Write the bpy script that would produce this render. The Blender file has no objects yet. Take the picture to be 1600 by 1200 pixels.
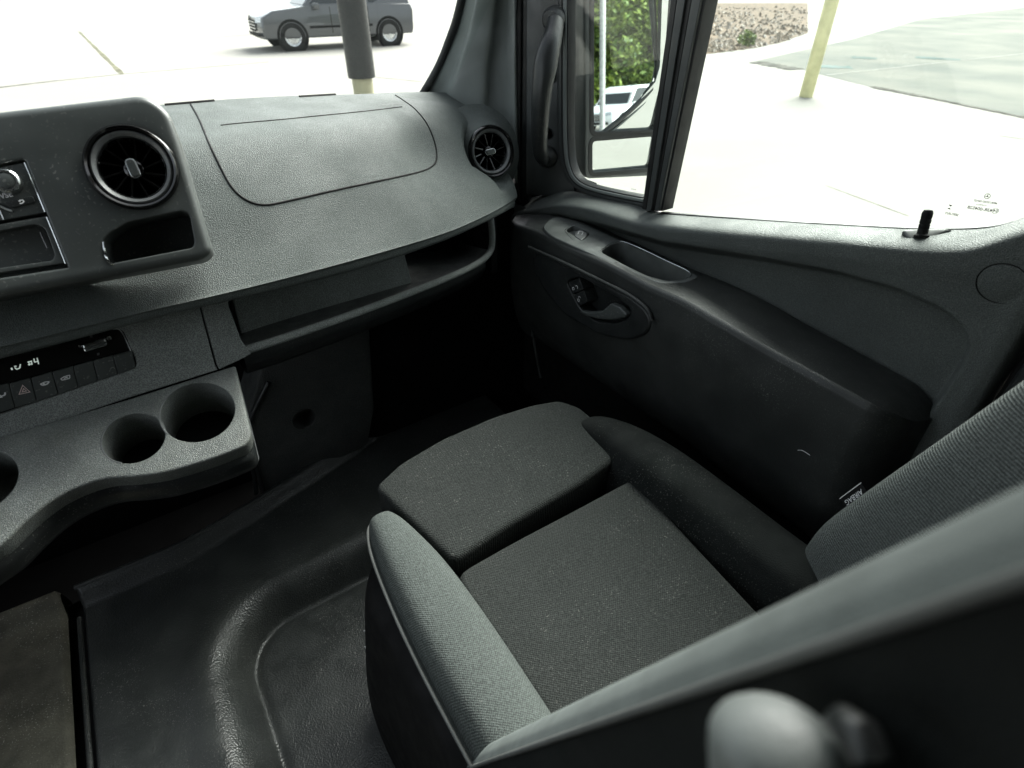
import bpy, bmesh, math, random
from mathutils import Vector as Vec, Matrix
from mathutils.bvhtree import BVHTree
random.seed(7)
S = bpy.context.scene
COL = S.collection

# ------------------------------------------------------------------ camera
FPX = 890.0                                   # focal length in pixels of a 1600 px wide frame
YAW, PITCH = math.radians(34.3), math.radians(36.0)
HD = Vec((math.sin(YAW), math.cos(YAW), 0))
RT = Vec((math.cos(YAW), -math.sin(YAW), 0))
ZU = Vec((0, 0, 1))
FW = HD * math.cos(PITCH) - ZU * math.sin(PITCH)
UP = HD * math.sin(PITCH) + ZU * math.cos(PITCH)
cam = bpy.data.cameras.new('camera')
cam.sensor_width = 36.0
cam.lens = FPX / 1600 * 36
cam.clip_start, cam.clip_end = 0.01, 2000
cam.dof.use_dof = True
cam.dof.focus_distance = 0.98
cam.dof.aperture_fstop = 6.5
co = bpy.data.objects.new('camera', cam)
COL.objects.link(co)
m3 = Matrix((RT, UP, -FW)).transposed()
co.matrix_world = m3.to_4x4()
S.camera = co

# ------------------------------------------------------------------ light
SUN_EL, SUN_AZ = math.radians(41), math.radians(63)     # azimuth from +Y (van forward) towards +X
w = bpy.data.worlds.new('World'); S.world = w; w.use_nodes = True
nt = w.node_tree
sky = nt.nodes.new('ShaderNodeTexSky'); sky.sky_type = 'NISHITA'; sky.sun_disc = False
sky.sun_elevation = SUN_EL; sky.sun_rotation = SUN_AZ
sky.air_density = 1.0; sky.dust_density = 4.0; sky.ozone_density = 1.0
bg = nt.nodes['Background']; bg.inputs['Strength'].default_value = 0.09
hs_ = nt.nodes.new('ShaderNodeHueSaturation'); hs_.inputs['Saturation'].default_value = .30     # thin even cloud: a pale, greyish sky
tn_ = nt.nodes.new('ShaderNodeMix'); tn_.data_type = 'RGBA'; tn_.blend_type = 'MULTIPLY'; tn_.inputs[0].default_value = 1.0; tn_.inputs[7].default_value = (.98, 1.0, .985, 1)
nt.links.new(sky.outputs[0], hs_.inputs['Color']); nt.links.new(hs_.outputs[0], tn_.inputs[6]); nt.links.new(tn_.outputs[2], bg.inputs[0])
sun = bpy.data.lights.new('sun', 'SUN'); sun.energy = 2.2; sun.angle = math.radians(45)
sun.color = (1.0, .99, .945)
so = bpy.data.objects.new('sun', sun); COL.objects.link(so)
sd = Vec((math.sin(SUN_AZ) * math.cos(SUN_EL), math.cos(SUN_AZ) * math.cos(SUN_EL), math.sin(SUN_EL)))
so.rotation_euler = sd.to_track_quat('Z', 'Y').to_euler()
S.view_settings.view_transform = 'Standard'; S.view_settings.look = 'None'
S.view_settings.gamma = 1; S.view_settings.use_curve_mapping = False
S.view_settings.exposure = 2.48
S.render.engine = 'CYCLES'
S.cycles.use_denoising = True
S.cycles.max_bounces = 8; S.cycles.transparent_max_bounces = 16
S.cycles.sample_clamp_indirect = 4.0
S.cycles.caustics_reflective = False; S.cycles.caustics_refractive = False
GROUND = -1.95

# ------------------------------------------------------------------ geometry helpers
def ray(px, py): return FW * FPX + RT * (px - 800) + UP * (600 - py)
def ax(px, py, x): d = ray(px, py); return d * (x / d.x)
def ay(px, py, y): d = ray(px, py); return d * (y / d.y)
def az(px, py, z): d = ray(px, py); return d * (z / d.z)
def pix(p):
    k = p.dot(FW); return (800 + FPX * p.dot(RT) / k, 600 - FPX * p.dot(UP) / k)

class Plane:
    """a real plane in the cab: origin, two axes and a normal that looks out of the surface"""
    def __init__(s, o, n, hint=Vec((0, 0, 1))):
        s.o = Vec(o); s.n = Vec(n).normalized()
        s.e1 = hint.cross(s.n).normalized(); s.e2 = s.n.cross(s.e1)
    def px(s, x, y):                       # a traced point -> 2-D on the plane
        d = ray(x, y); p = d * (s.n.dot(s.o) / s.n.dot(d)) - s.o
        return (p.dot(s.e1), p.dot(s.e2))
    def pts(s, l): return [s.px(*p) for p in l]
    def at(s, q, h=0.0): return s.o + s.e1 * q[0] + s.e2 * q[1] + s.n * h
    def shifted(s, h):
        q = Plane(s.o + s.n * h, s.n); q.e1, q.e2 = s.e1, s.e2; return q

def fillet(pts, r, n=6):
    """round the corners of a polygon; r one radius or one per corner"""
    out = []; N = len(pts)
    for i in range(N):
        p0, p, p1 = Vec(pts[i - 1]), Vec(pts[i]), Vec(pts[(i + 1) % N])
        ri = r[i] if isinstance(r, (list, tuple)) else r
        a, b = (p0 - p), (p1 - p)
        k = min(ri, a.length * .48, b.length * .48)
        if k < 1e-6: out.append(tuple(p)); continue
        a, b = p + a.normalized() * k, p + b.normalized() * k
        for j in range(n + 1):
            t = j / n
            out.append(tuple(a * (1 - t) ** 2 + p * 2 * t * (1 - t) + b * t * t))
    return out

def crom(p0, p1, p2, p3, t):
    return 0.5 * ((2 * p1) + (p2 - p0) * t + (2 * p0 - 5 * p1 + 4 * p2 - p3) * t * t + (3 * p1 - p0 - 3 * p2 + p3) * t ** 3)
def spline(pts, n, closed=False):
    P = [Vec(p) for p in pts]; N = len(P); out = []
    segs = N if closed else N - 1
    for k in range(n if closed else n + 1):
        s = k / n * segs; i = min(int(s), segs - 1); t = s - i
        g = (lambda j: P[j % N]) if closed else (lambda j: P[max(0, min(N - 1, j))])
        out.append(crom(g(i - 1), g(i), g(i + 1), g(i + 2), t))
    return out

def area2(p): return sum(p[i - 1][0] * p[i][1] - p[i][0] * p[i - 1][1] for i in range(len(p))) / 2
def ccw(p): return list(p) if area2(p) > 0 else list(reversed(p))
def dedupe(p, e=1e-5):
    o = []
    for q in p:
        if not o or (Vec(q) - Vec(o[-1])).length > e: o.append(tuple(q))
    if (Vec(o[0]) - Vec(o[-1])).length < e: o.pop()
    return o
def inset(p, d):
    """move a counter-clockwise polygon inwards by d"""
    N = len(p); o = []
    for i in range(N):
        a, b, c = Vec(p[i - 1]), Vec(p[i]), Vec(p[(i + 1) % N])
        t0 = (b - a).normalized(); t1 = (c - b).normalized()
        n0 = Vec((-t0.y, t0.x)); n1 = Vec((-t1.y, t1.x)); n = n0 + n1
        n = n.normalized() if n.length > 1e-6 else n0
        k = max(.5, n.dot(n0)); o.append(tuple(b + n * (d / k)))
    return o
def inside(q, poly):
    x, y = q; r = False; j = len(poly) - 1
    for i in range(len(poly)):
        xi, yi = poly[i]; xj, yj = poly[j]
        if (yi > y) != (yj > y) and x < (xj - xi) * (y - yi) / (yj - yi) + xi: r = not r
        j = i
    return r
def sdist(q, poly):
    """signed distance, positive inside"""
    d = 1e9; q = Vec(q)
    for i in range(len(poly)):
        a, b = Vec(poly[i - 1]), Vec(poly[i]); ab = b - a
        t = max(0, min(1, (q - a).dot(ab) / max(ab.dot(ab), 1e-12)))
        d = min(d, (q - a - ab * t).length)
    return d if inside(q, poly) else -d
def sstep(a, b, x):
    t = max(0, min(1, (x - a) / (b - a))); return t * t * (3 - 2 * t)

def link(name, mesh, mat, parent=None):
    o = bpy.data.objects.new(name, mesh); COL.objects.link(o)
    if mat is not None:
        mesh.materials.clear(); mesh.materials.append(mat)
    if parent is not None: o.parent = parent
    return o
def mesh_of(name, verts, faces, smooth=True):
    me = bpy.data.meshes.new(name); me.from_pydata([tuple(v) for v in verts], [], faces)
    me.update()
    if smooth: me.polygons.foreach_set('use_smooth', [True] * len(me.polygons))
    return me
def from_bm(name, bm, mat, parent=None, smooth=False, autos=None):
    bmesh.ops.recalc_face_normals(bm, faces=bm.faces)
    me = bpy.data.meshes.new(name); bm.to_mesh(me); bm.free()
    if smooth: me.polygons.foreach_set('use_smooth', [True] * len(me.polygons))
    if autos:
        me.polygons.foreach_set('use_smooth', [True] * len(me.polygons))
        me.set_sharp_from_angle(angle=math.radians(autos))
    return link(name, me, mat, parent)
def thing(name, label, cat, loc=(0, 0, 0), group=None):
    o = bpy.data.objects.new(name, None); COL.objects.link(o)
    o.empty_display_size = .05
    o['label'] = label; o['category'] = cat
    if group: o['group'] = group
    return o
def tag(o, label, cat, group=None):
    o['label'] = label; o['category'] = cat
    if group: o['group'] = group
    return o

def grid(name, rows, nu, nv, mat, parent=None, keep=None, warp=None, smooth=True, solid=None):
    """dense surface through a net of control rows"""
    dense = [spline(r, nu) for r in rows]
    cols = [spline([d[i] for d in dense], nv) for i in range(nu + 1)]
    V = [[cols[i][j] for i in range(nu + 1)] for j in range(nv + 1)]
    if warp: V = [[warp(p) for p in r] for r in V]
    verts = [p for r in V for p in r]; faces = []
    W = nu + 1
    for j in range(nv):
        for i in range(nu):
            f = (j * W + i, j * W + i + 1, (j + 1) * W + i + 1, (j + 1) * W + i)
            if keep:
                c = (verts[f[0]] + verts[f[1]] + verts[f[2]] + verts[f[3]]) / 4
                if not keep(c): continue
            faces.append(f)
    o = link(name, mesh_of(name, verts, faces, smooth), mat, parent)
    if solid:
        md = o.modifiers.new('thickness', 'SOLIDIFY'); md.thickness = solid; md.offset = -1
    return o

def slab(name, pl, outer, mat, parent=None, holes=(), depth=.01, bevel=.002, seg=3, back=False):
    """a plate on a plane with rounded edges; each hole = (polygon, depth, bevel, has a floor)"""
    bm = bmesh.new(); outer = ccw(dedupe(outer)); fronts = []
    def ring(p, h): return [bm.verts.new(pl.at(q, h)) for q in p]
    def bridge(a, b):
        for i in range(len(a)):
            bm.faces.new((a[i - 1], a[i], b[i], b[i - 1]))
    prev = None
    for k in range(seg + 1):
        a = math.pi / 2 * (1 - k / seg)
        r = ring(inset(outer, bevel * (1 - math.cos(a))), -bevel * (1 - math.sin(a)))
        if prev: bridge(prev, r)
        else: fronts.append(r)
        prev = r
    r = ring(outer, -depth); bridge(prev, r)
    if back: bm.faces.new(r)
    for poly, hd, hb, fl in holes:
        p = ccw(dedupe(poly)); prev = None
        for k in range(seg + 1):
            a = math.pi / 2 * (1 - k / seg)
            r = ring(inset(p, -hb * (1 - math.cos(a))), -hb * (1 - math.sin(a)))
            if prev: bridge(prev, r)
            else: fronts.append(r)
            prev = r
        r = ring(p, -hd); bridge(prev, r)
        if fl: bm.faces.new(r)
    ed = []
    for r in fronts:
        for i in range(len(r)):
            e = bm.edges.get((r[i - 1], r[i]))
            ed.append(e)
    bmesh.ops.triangle_fill(bm, use_beauty=True, use_dissolve=False, edges=ed, normal=pl.n)
    return from_bm(name, bm, mat, parent, autos=40)

def tube(name, path, rad, mat, parent=None, n=10, cap=True, flat=None, up=None):
    """round (or flattened) bar along a path; rad a number or one per point"""
    bm = bmesh.new(); prev = None; N = len(path); first = None
    ref = up or Vec((.13, .21, .97))
    for i, p in enumerate(path):
        p = Vec(p); t = (Vec(path[min(i + 1, N - 1)]) - Vec(path[max(i - 1, 0)])).normalized()
        a = t.cross(ref).normalized(); b = t.cross(a).normalized()
        r = rad[i] if isinstance(rad, (list, tuple)) else rad
        ra, rb = (r, r) if flat is None else (r * flat[0], r * flat[1])
        ring = [bm.verts.new(p + a * math.cos(2 * math.pi * k / n) * ra + b * math.sin(2 * math.pi * k / n) * rb) for k in range(n)]
        if prev:
            for k in range(n): bm.faces.new((prev[k - 1], prev[k], ring[k], ring[k - 1]))
        else: first = ring
        prev = ring
    if cap:
        bm.faces.new(first); bm.faces.new(list(reversed(prev)))
    return from_bm(name, bm, mat, parent, autos=50)

def lathe(name, o, n, prof, mat, parent=None, seg=48, hint=Vec((0, 0, 1))):
    """turned piece: profile of (radius, height along n)"""
    pl = Plane(o, n, hint); bm = bmesh.new(); prev = None
    for r, h in prof:
        if r < 1e-6: ring = [bm.verts.new(pl.at((0, 0), h))]
        else: ring = [bm.verts.new(pl.at((r * math.cos(2 * math.pi * k / seg), r * math.sin(2 * math.pi * k / seg)), h)) for k in range(seg)]
        if prev:
            for k in range(seg):
                if len(ring) == 1: bm.faces.new((prev[k - 1], prev[k], ring[0]))
                elif len(prev) == 1: bm.faces.new((prev[0], ring[k], ring[k - 1]))
                else: bm.faces.new((prev[k - 1], prev[k], ring[k], ring[k - 1]))
        prev = ring
    return from_bm(name, bm, mat, parent, autos=35)

def box(name, lo, hi, mat, parent=None, bevel=0.0, seg=2):
    bm = bmesh.new(); bmesh.ops.create_cube(bm, size=1)
    for v in bm.verts:
        v.co = Vec([(lo[k] + hi[k]) / 2 + v.co[k] * (hi[k] - lo[k]) for k in range(3)])
    if bevel: bmesh.ops.bevel(bm, geom=list(bm.edges), offset=bevel, segments=seg, affect='EDGES', profile=.5)
    return from_bm(name, bm, mat, parent, autos=40)

def row_at(poly, fix, axis, vals):
    """points along a traced row, in the surface given by fix(px, py), where the coordinate axis takes the wanted values"""
    P = [fix(*p) for p in spline([(a, b) for a, b in poly], 240)]
    out = []
    for v in vals:
        best = None
        for i in range(len(P) - 1):
            a, b = P[i][axis], P[i + 1][axis]
            if (a - v) * (b - v) <= 0 and a != b:
                best = P[i].lerp(P[i + 1], (v - a) / (b - a)); break
        if best is None:
            i = 0 if abs(P[0][axis] - v) < abs(P[-1][axis] - v) else len(P) - 1
            j = 4 if i == 0 else len(P) - 5
            d = P[i] - P[j]
            k = (v - P[i][axis]) / d[axis] if abs(d[axis]) > 1e-9 else 0
            best = P[i] + d * k
        out.append(best)
    return out

def bvh_of(objs):
    V, F = [], []
    for o in objs:
        b = len(V); V += [v.co.copy() for v in o.data.vertices]
        F += [[b + i for i in p.vertices] for p in o.data.polygons]
    return BVHTree.FromPolygons(V, F)
def cast(bvh, px, py):
    h = bvh.ray_cast(Vec((0, 0, 0)), ray(px, py).normalized())
    if h[0] is None: return None, None
    n = h[1].normalized()
    if n.dot(h[0]) > 0: n = -n
    return h[0], n

def text_shape(body, size=1.0, font_bold=False):
    cu = bpy.data.curves.new('t', 'FONT'); cu.body = body; cu.size = size
    cu.align_x = 'CENTER'; cu.align_y = 'CENTER'; cu.resolution_u = 3
    if font_bold: cu.offset = size * .02
    o = bpy.data.objects.new('t', cu); COL.objects.link(o)
    dg = bpy.context.evaluated_depsgraph_get()
    me = o.evaluated_get(dg).to_mesh()
    V = [v.co.copy() for v in me.vertices]; F = [list(p.vertices) for p in me.polygons]
    bpy.data.objects.remove(o); bpy.data.curves.remove(cu)
    return V, F
def lettering(name, body, pl, size, mat, parent, at2=(0, 0), rot=0.0, flip=False, h=.0004, bold=False):
    V, F = text_shape(body, size, bold); c, s = math.cos(rot), math.sin(rot); out = []
    for v in V:
        x = -v.x if flip else v.x
        out.append(pl.at((at2[0] + x * c - v.y * s, at2[1] + x * s + v.y * c), h))
    return link(name, mesh_of(name, out, F, False), mat, parent)
def decal(name, pl, polys, mat, parent, h=.0004):
    """flat printed marks on a plane"""
    V, F = [], []
    for p in polys:
        b = len(V); V += [pl.at(q, h) for q in p]; F.append(list(range(b, b + len(p))))
    return link(name, mesh_of(name, V, F, False), mat, parent)
def stroke(a, b, wd):
    a, b = Vec(a), Vec(b); t = (b - a).normalized(); n = Vec((-t.y, t.x)) * wd / 2
    return [tuple(a + n), tuple(a - n), tuple(b - n), tuple(b + n)]
def arc(c, r, a0, a1, wd, n=14):
    o = []
    for i in range(n):
        t0 = math.radians(a0 + (a1 - a0) * i / n); t1 = math.radians(a0 + (a1 - a0) * (i + 1) / n)
        f = lambda t, q: (c[0] + q * math.cos(t), c[1] + q * math.sin(t))
        o.append([f(t0, r - wd / 2), f(t0, r + wd / 2), f(t1, r + wd / 2), f(t1, r - wd / 2)])
    return o

# ------------------------------------------------------------------ materials
def mat(name, col, rough=.5, spec=.5, metal=0.0, grain=0, grain_h=.0004, grain_str=.5, mottle=.15, mscale=14,
        dust=0.0, dust_scale=900, dust_col=(.45, .44, .40), haze=0.0, haze_col=(.22, .22, .19), haze_scale=5, coat=0.0,
        weave=0, weave_h=.0004, sheen=0.0, rvar=.1, emit=None, pits=.0, dirs=(1, 1, 1)):
    m = bpy.data.materials.new(name); m.use_nodes = True
    n = m.node_tree.nodes; L = m.node_tree.links; b = n['Principled BSDF']
    tc = n.new('ShaderNodeTexCoord'); obj = tc.outputs['Object']
    def noise(scale, detail=3, rough_=.55):
        t = n.new('ShaderNodeTexNoise'); t.inputs['Scale'].default_value = scale
        t.inputs['Detail'].default_value = detail; t.inputs['Roughness'].default_value = rough_
        L.new(obj, t.inputs['Vector']); return t.outputs['Fac']
    def ramp(src, a, c, lo=0.0, hi=1.0):
        r = n.new('ShaderNodeMapRange'); r.inputs['From Min'].default_value = a; r.inputs['From Max'].default_value = c
        r.inputs['To Min'].default_value = lo; r.inputs['To Max'].default_value = hi; r.interpolation_type = 'SMOOTHSTEP'
        L.new(src, r.inputs['Value']); return r.outputs['Result']
    def mix(fac, a, c):
        x = n.new('ShaderNodeMix'); x.data_type = 'RGBA'
        if isinstance(fac, float): x.inputs[0].default_value = fac
        else: L.new(fac, x.inputs[0])
        for k, s in ((6, a), (7, c)):
            if isinstance(s, tuple): x.inputs[k].default_value = (*s, 1)
            else: L.new(s, x.inputs[k])
        return x.outputs[2]
    def mul(a, k):
        x = n.new('ShaderNodeMath'); x.operation = 'MULTIPLY'; L.new(a, x.inputs[0])
        if isinstance(k, float): x.inputs[1].default_value = k
        else: L.new(k, x.inputs[1])
        return x.outputs[0]
    c = mix(ramp(noise(mscale), .3, .7), tuple(v * (1 - mottle) for v in col), tuple(min(1, v * (1 + mottle)) for v in col))
    if haze: c = mix(mul(ramp(noise(haze_scale, 6, .65), .42, .72), haze), c, haze_col)
    if dust: c = mix(mul(mul(ramp(noise(dust_scale, 0), .70, .76), ramp(noise(9, 3), .35, .65)), dust), c, dust_col)
    L.new(c, b.inputs['Base Color'])
    if rvar:
        L.new(ramp(noise(mscale * 2.3), .3, .7, max(.02, rough - rvar), min(1, rough + rvar)), b.inputs['Roughness'])
    else: b.inputs['Roughness'].default_value = rough
    b.inputs['Specular IOR Level'].default_value = spec; b.inputs['Metallic'].default_value = metal
    b.inputs['Coat Weight'].default_value = coat
    if sheen:
        b.inputs['Sheen Weight'].default_value = sheen; b.inputs['Sheen Roughness'].default_value = .6
    if emit:
        b.inputs['Emission Color'].default_value = (*emit[0], 1); b.inputs['Emission Strength'].default_value = emit[1]
    hgt = None
    if grain:
        v = n.new('ShaderNodeTexVoronoi'); v.feature = 'SMOOTH_F1'; v.inputs['Scale'].default_value = grain
        v.inputs['Smoothness'].default_value = .4
        ds = n.new('ShaderNodeVectorMath'); ds.operation = 'ADD'
        nz = n.new('ShaderNodeTexNoise'); nz.inputs['Scale'].default_value = grain * .6; L.new(obj, nz.inputs['Vector'])
        sc = n.new('ShaderNodeVectorMath'); sc.operation = 'SCALE'; sc.inputs['Scale'].default_value = .8 / grain
        L.new(nz.outputs['Color'], sc.inputs[0]); L.new(obj, ds.inputs[0]); L.new(sc.outputs[0], ds.inputs[1])
        L.new(ds.outputs[0], v.inputs['Vector']); hgt = v.outputs['Distance']
        if pits:                                       # shade of the grain pits put into the colour
            mp = n.new('ShaderNodeMix'); mp.data_type = 'RGBA'; mp.blend_type = 'MULTIPLY'; mp.inputs[0].default_value = 1.0
            g_ = ramp(hgt, .15, .75, 1 - pits, 1 + pits); cb = n.new('ShaderNodeCombineColor')
            for k_ in range(3): L.new(g_, cb.inputs[k_])
            L.new(c, mp.inputs[6]); L.new(cb.outputs[0], mp.inputs[7]); L.new(mp.outputs[2], b.inputs['Base Color'])
    if weave:
        s = n.new('ShaderNodeSeparateXYZ'); L.new(obj, s.inputs[0])
        def wv(src, f, ph=0.0):
            a = n.new('ShaderNodeMath'); a.operation = 'MULTIPLY_ADD'; L.new(src, a.inputs[0]); a.inputs[1].default_value = f; a.inputs[2].default_value = ph
            q = n.new('ShaderNodeMath'); q.operation = 'SINE'; L.new(a.outputs[0], q.inputs[0]); return q.outputs[0]
        def add(p, q, op='ADD'):
            a = n.new('ShaderNodeMath'); a.operation = op; L.new(p, a.inputs[0]); L.new(q, a.inputs[1]); return a.outputs[0]
        if dirs[0] and dirs[1]: hgt = add(wv(s.outputs[0], weave), wv(s.outputs[1], weave), 'MULTIPLY')
        else: hgt = wv(s.outputs[2], weave)
        hgt = add(mul(hgt, .55), mul(noise(weave * .22, 2), 2.6))
        # colour follows the weave height: sunken threads darker
        c2 = mix(ramp(hgt, .5, 2.1), tuple(v * .55 for v in col), tuple(v * 1.35 for v in col))
        c3 = mix(.85, c, c2)
        if dust: c3 = mix(mul(mul(ramp(noise(dust_scale, 0), .76, .80), ramp(noise(9, 3), .35, .6)), dust), c3, dust_col)
        L.new(c3, b.inputs['Base Color'])
    if hgt is not None:
        bp = n.new('ShaderNodeBump'); bp.inputs['Strength'].default_value = grain_str
        bp.inputs['Distance'].default_value = weave_h if weave else grain_h
        L.new(hgt, bp.inputs['Height']); L.new(bp.outputs[0], b.inputs['Normal'])
    return m

M = {}
M['pad'] = mat('dash_soft_plastic', (.064, .0735, .070), .6, .26, grain=800, grain_h=.0012, grain_str=.9, pits=.35, mottle=.06, mscale=5, dust=.25, dust_scale=1100)
M['bezel'] = mat('satin_black_plastic', (.050, .056, .054), .42, .45, mottle=.12, mscale=8, dust=.25, dust_scale=330, rvar=.07, haze=.08)
M['grain'] = mat('grained_charcoal_plastic', (.055, .059, .057), .5, .5, grain=600, grain_h=.0014, grain_str=1.0, pits=.4, mottle=.1, dust=.15)
M['low_dash'] = mat('lower_dash_plastic', (.165, .178, .170), .5, .4, grain=700, grain_h=.0013, grain_str=1.0, pits=.45, mottle=.08, dust=.15)
M['tray'] = mat('dusty_charcoal_plastic', (.115, .125, .119), .5, .45, grain=700, grain_h=.0010, grain_str=.8, pits=.3, mottle=.18, mscale=20, dust=.5, dust_scale=900, haze=.45, haze_col=(.115, .12, .10), haze_scale=11)
M['smooth'] = mat('dark_smooth_plastic', (.016, .018, .018), .38, .4, dust=.2, dust_scale=500)
M['gloss'] = mat('gloss_black', (.004, .004, .004), .12, .5, rvar=.04, mottle=.05)
M['black'] = mat('matt_black', (.006, .006, .006), .75, .2)
M['carpet'] = mat('black_carpet', (.008, .008, .008), .95, .05)
M['door'] = mat('door_grained_plastic', (.072, .080, .076), .52, .28, grain=720, grain_h=.0011, grain_str=.9, pits=.3, mottle=.1, mscale=7, dust=.15, dust_scale=700)
M['arm'] = mat('armrest_vinyl', (.026, .0285, .0275), .40, .32, grain=800, grain_h=.0005, grain_str=.6, mottle=.15, mscale=9, dust=.2, dust_scale=600, haze=.18, haze_col=(.08, .082, .075))
M['switch'] = mat('switch_panel_plastic', (.075, .081, .078), .42, .45, mottle=.15, mscale=25, haze=.3, haze_col=(.09, .095, .085), haze_scale=14)
M['pillar'] = mat('pillar_trim_plastic', (.17, .187, .178), .6, .4, grain=600, grain_h=.0006, grain_str=.5, mottle=.06)
M['fabric'] = mat('grey_woven_fabric', (.030, .0325, .0312), .95, .06, weave=2 * math.pi / .0036, weave_h=.0006, grain_str=.8, sheen=0, dust=.12, dust_scale=420, mscale=9)
M['bolster'] = mat('shaded_woven_fabric', (.013, .0145, .014), .95, .05, grain=800, grain_h=.0006, grain_str=.6, sheen=0, dust=.15, dust_scale=480, haze=.15, haze_col=(.04, .042, .04), haze_scale=22, mscale=20)  # darker copy for the right bolster: its shade is put into the colour
M['lit_dusty_bolster'] = mat('lit_lint_dusted_fabric', (.072, .081, .077), .95, .06, weave=2 * math.pi / .0033, weave_h=.0005, grain_str=.8, sheen=0, dust=.25, dust_scale=480, haze=.10, haze_col=(.13, .14, .133), haze_scale=120, mscale=20)  # paler copy of the bolster cloth: window light in the colour, plus lint
M['rib'] = mat('ribbed_fabric', (.095, .104, .10), .95, .06, weave=2 * math.pi / .0034, weave_h=.0008, grain_str=.9, sheen=0, dust=.12, dust_scale=480, dirs=(0, 0, 1), haze=.2, haze_col=(.09, .09, .09), haze_scale=18)
M['rim_cloth'] = mat('lit_backrest_edge_cloth', (.135, .150, .143), .95, .08, grain=900, grain_h=.0004, grain_str=.5, mottle=.1, mscale=30)  # window light on the backrest rim put into a paler colour
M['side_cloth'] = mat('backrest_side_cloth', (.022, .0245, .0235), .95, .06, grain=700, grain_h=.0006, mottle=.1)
M['piping'] = mat('seat_piping', (.10, .105, .10), .6, .4)
M['rubber'] = mat('floor_rubber', (.030, .033, .032), .38, .5, grain=330, grain_h=.0011, grain_str=.6, mottle=.15, dust=.28, dust_scale=520, haze=.25, haze_col=(.055, .058, .05), haze_scale=7)
M['dusty'] = mat('dusty_floor_rubber', (.080, .077, .060), .7, .3, grain=330, grain_h=.0011, grain_str=.6, mottle=.3, dust=.5, dust_scale=420, haze=.6, haze_col=(.12, .115, .085), haze_scale=7)
M['satin'] = mat('satin_metal', (.42, .44, .44), .28, .5, metal=1.0)
M['chrome'] = mat('bright_metal', (.62, .64, .64), .12, .5, metal=1.0, rvar=.03)
M['knob'] = mat('knob_grey', (.11, .115, .115), .35, .5)
M['white_print'] = mat('white_print', (.75, .75, .75), .6, .2, mottle=.02)
M['display'] = mat('display_white', (.8, .85, .8), .6, .2, emit=((.85, 1, .9), .06))
M['red_print'] = mat('pale_red_print', (.75, .60, .58), .6, .2, mottle=.02)
M['dark_print'] = mat('etched_mark', (.02, .02, .02), .8, .1)
M['lever'] = mat('grey_lever_plastic', (.085, .088, .088), .4, .5)
M['cap'] = mat('armrest_end_vinyl', (.15, .165, .157), .5, .4, grain=700, grain_h=.0003)
M['van_white'] = mat('white_van_paint', (.78, .79, .78), .25, .5, coat=.6, mottle=.02, rvar=.03)
M['seal'] = mat('black_rubber_seal', (.012, .012, .012), .5, .4)
M['frame'] = mat('window_frame_plastic', (.042, .046, .045), .45, .5)
M['headliner'] = mat('pale_headliner', (.13, .13, .125), .9, .1)
M['shell'] = mat('cab_lining', (.05, .05, .05), .8, .2)
M['grille'] = mat('tag_white', (.6, .6, .6), .6, .2)

def glass(name, tint=(.93, .97, .95), refl=1.0):
    m = bpy.data.materials.new(name); m.use_nodes = True; n = m.node_tree.nodes; L = m.node_tree.links
    n.remove(n['Principled BSDF']); out = n['Material Output']
    t = n.new('ShaderNodeBsdfTransparent'); t.inputs[0].default_value = (*tint, 1)
    g = n.new('ShaderNodeBsdfGlossy'); g.inputs['Roughness'].default_value = 0.0
    f = n.new('ShaderNodeFresnel'); f.inputs['IOR'].default_value = 1.5
    ge = n.new('ShaderNodeNewGeometry'); mi = n.new('ShaderNodeMapRange')     # same air-to-glass reflection on both faces of the pane
    mi.inputs['To Min'].default_value = 1.5; mi.inputs['To Max'].default_value = 1 / 1.5
    L.new(ge.outputs['Backfacing'], mi.inputs['Value']); L.new(mi.outputs['Result'], f.inputs['IOR'])
    x = n.new('ShaderNodeMixShader'); L.new(f.outputs[0], x.inputs[0]); L.new(t.outputs[0], x.inputs[1]); L.new(g.outputs[0], x.inputs[2])
    L.new(x.outputs[0], out.inputs[0]); return m
M['glass'] = glass('window_glass')
mm = bpy.data.materials.new('mirror_glass'); mm.use_nodes = True
mb = mm.node_tree.nodes['Principled BSDF']; mb.inputs['Base Color'].default_value = (.8, .84, .83, 1); mb.inputs['Metallic'].default_value = 1; mb.inputs['Roughness'].default_value = .01
M['mirror'] = mm

# ================================================================== SETTING: cab shell and ground outside
def struct(o): o['kind'] = 'structure'; return o
FL = -1.02
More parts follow.
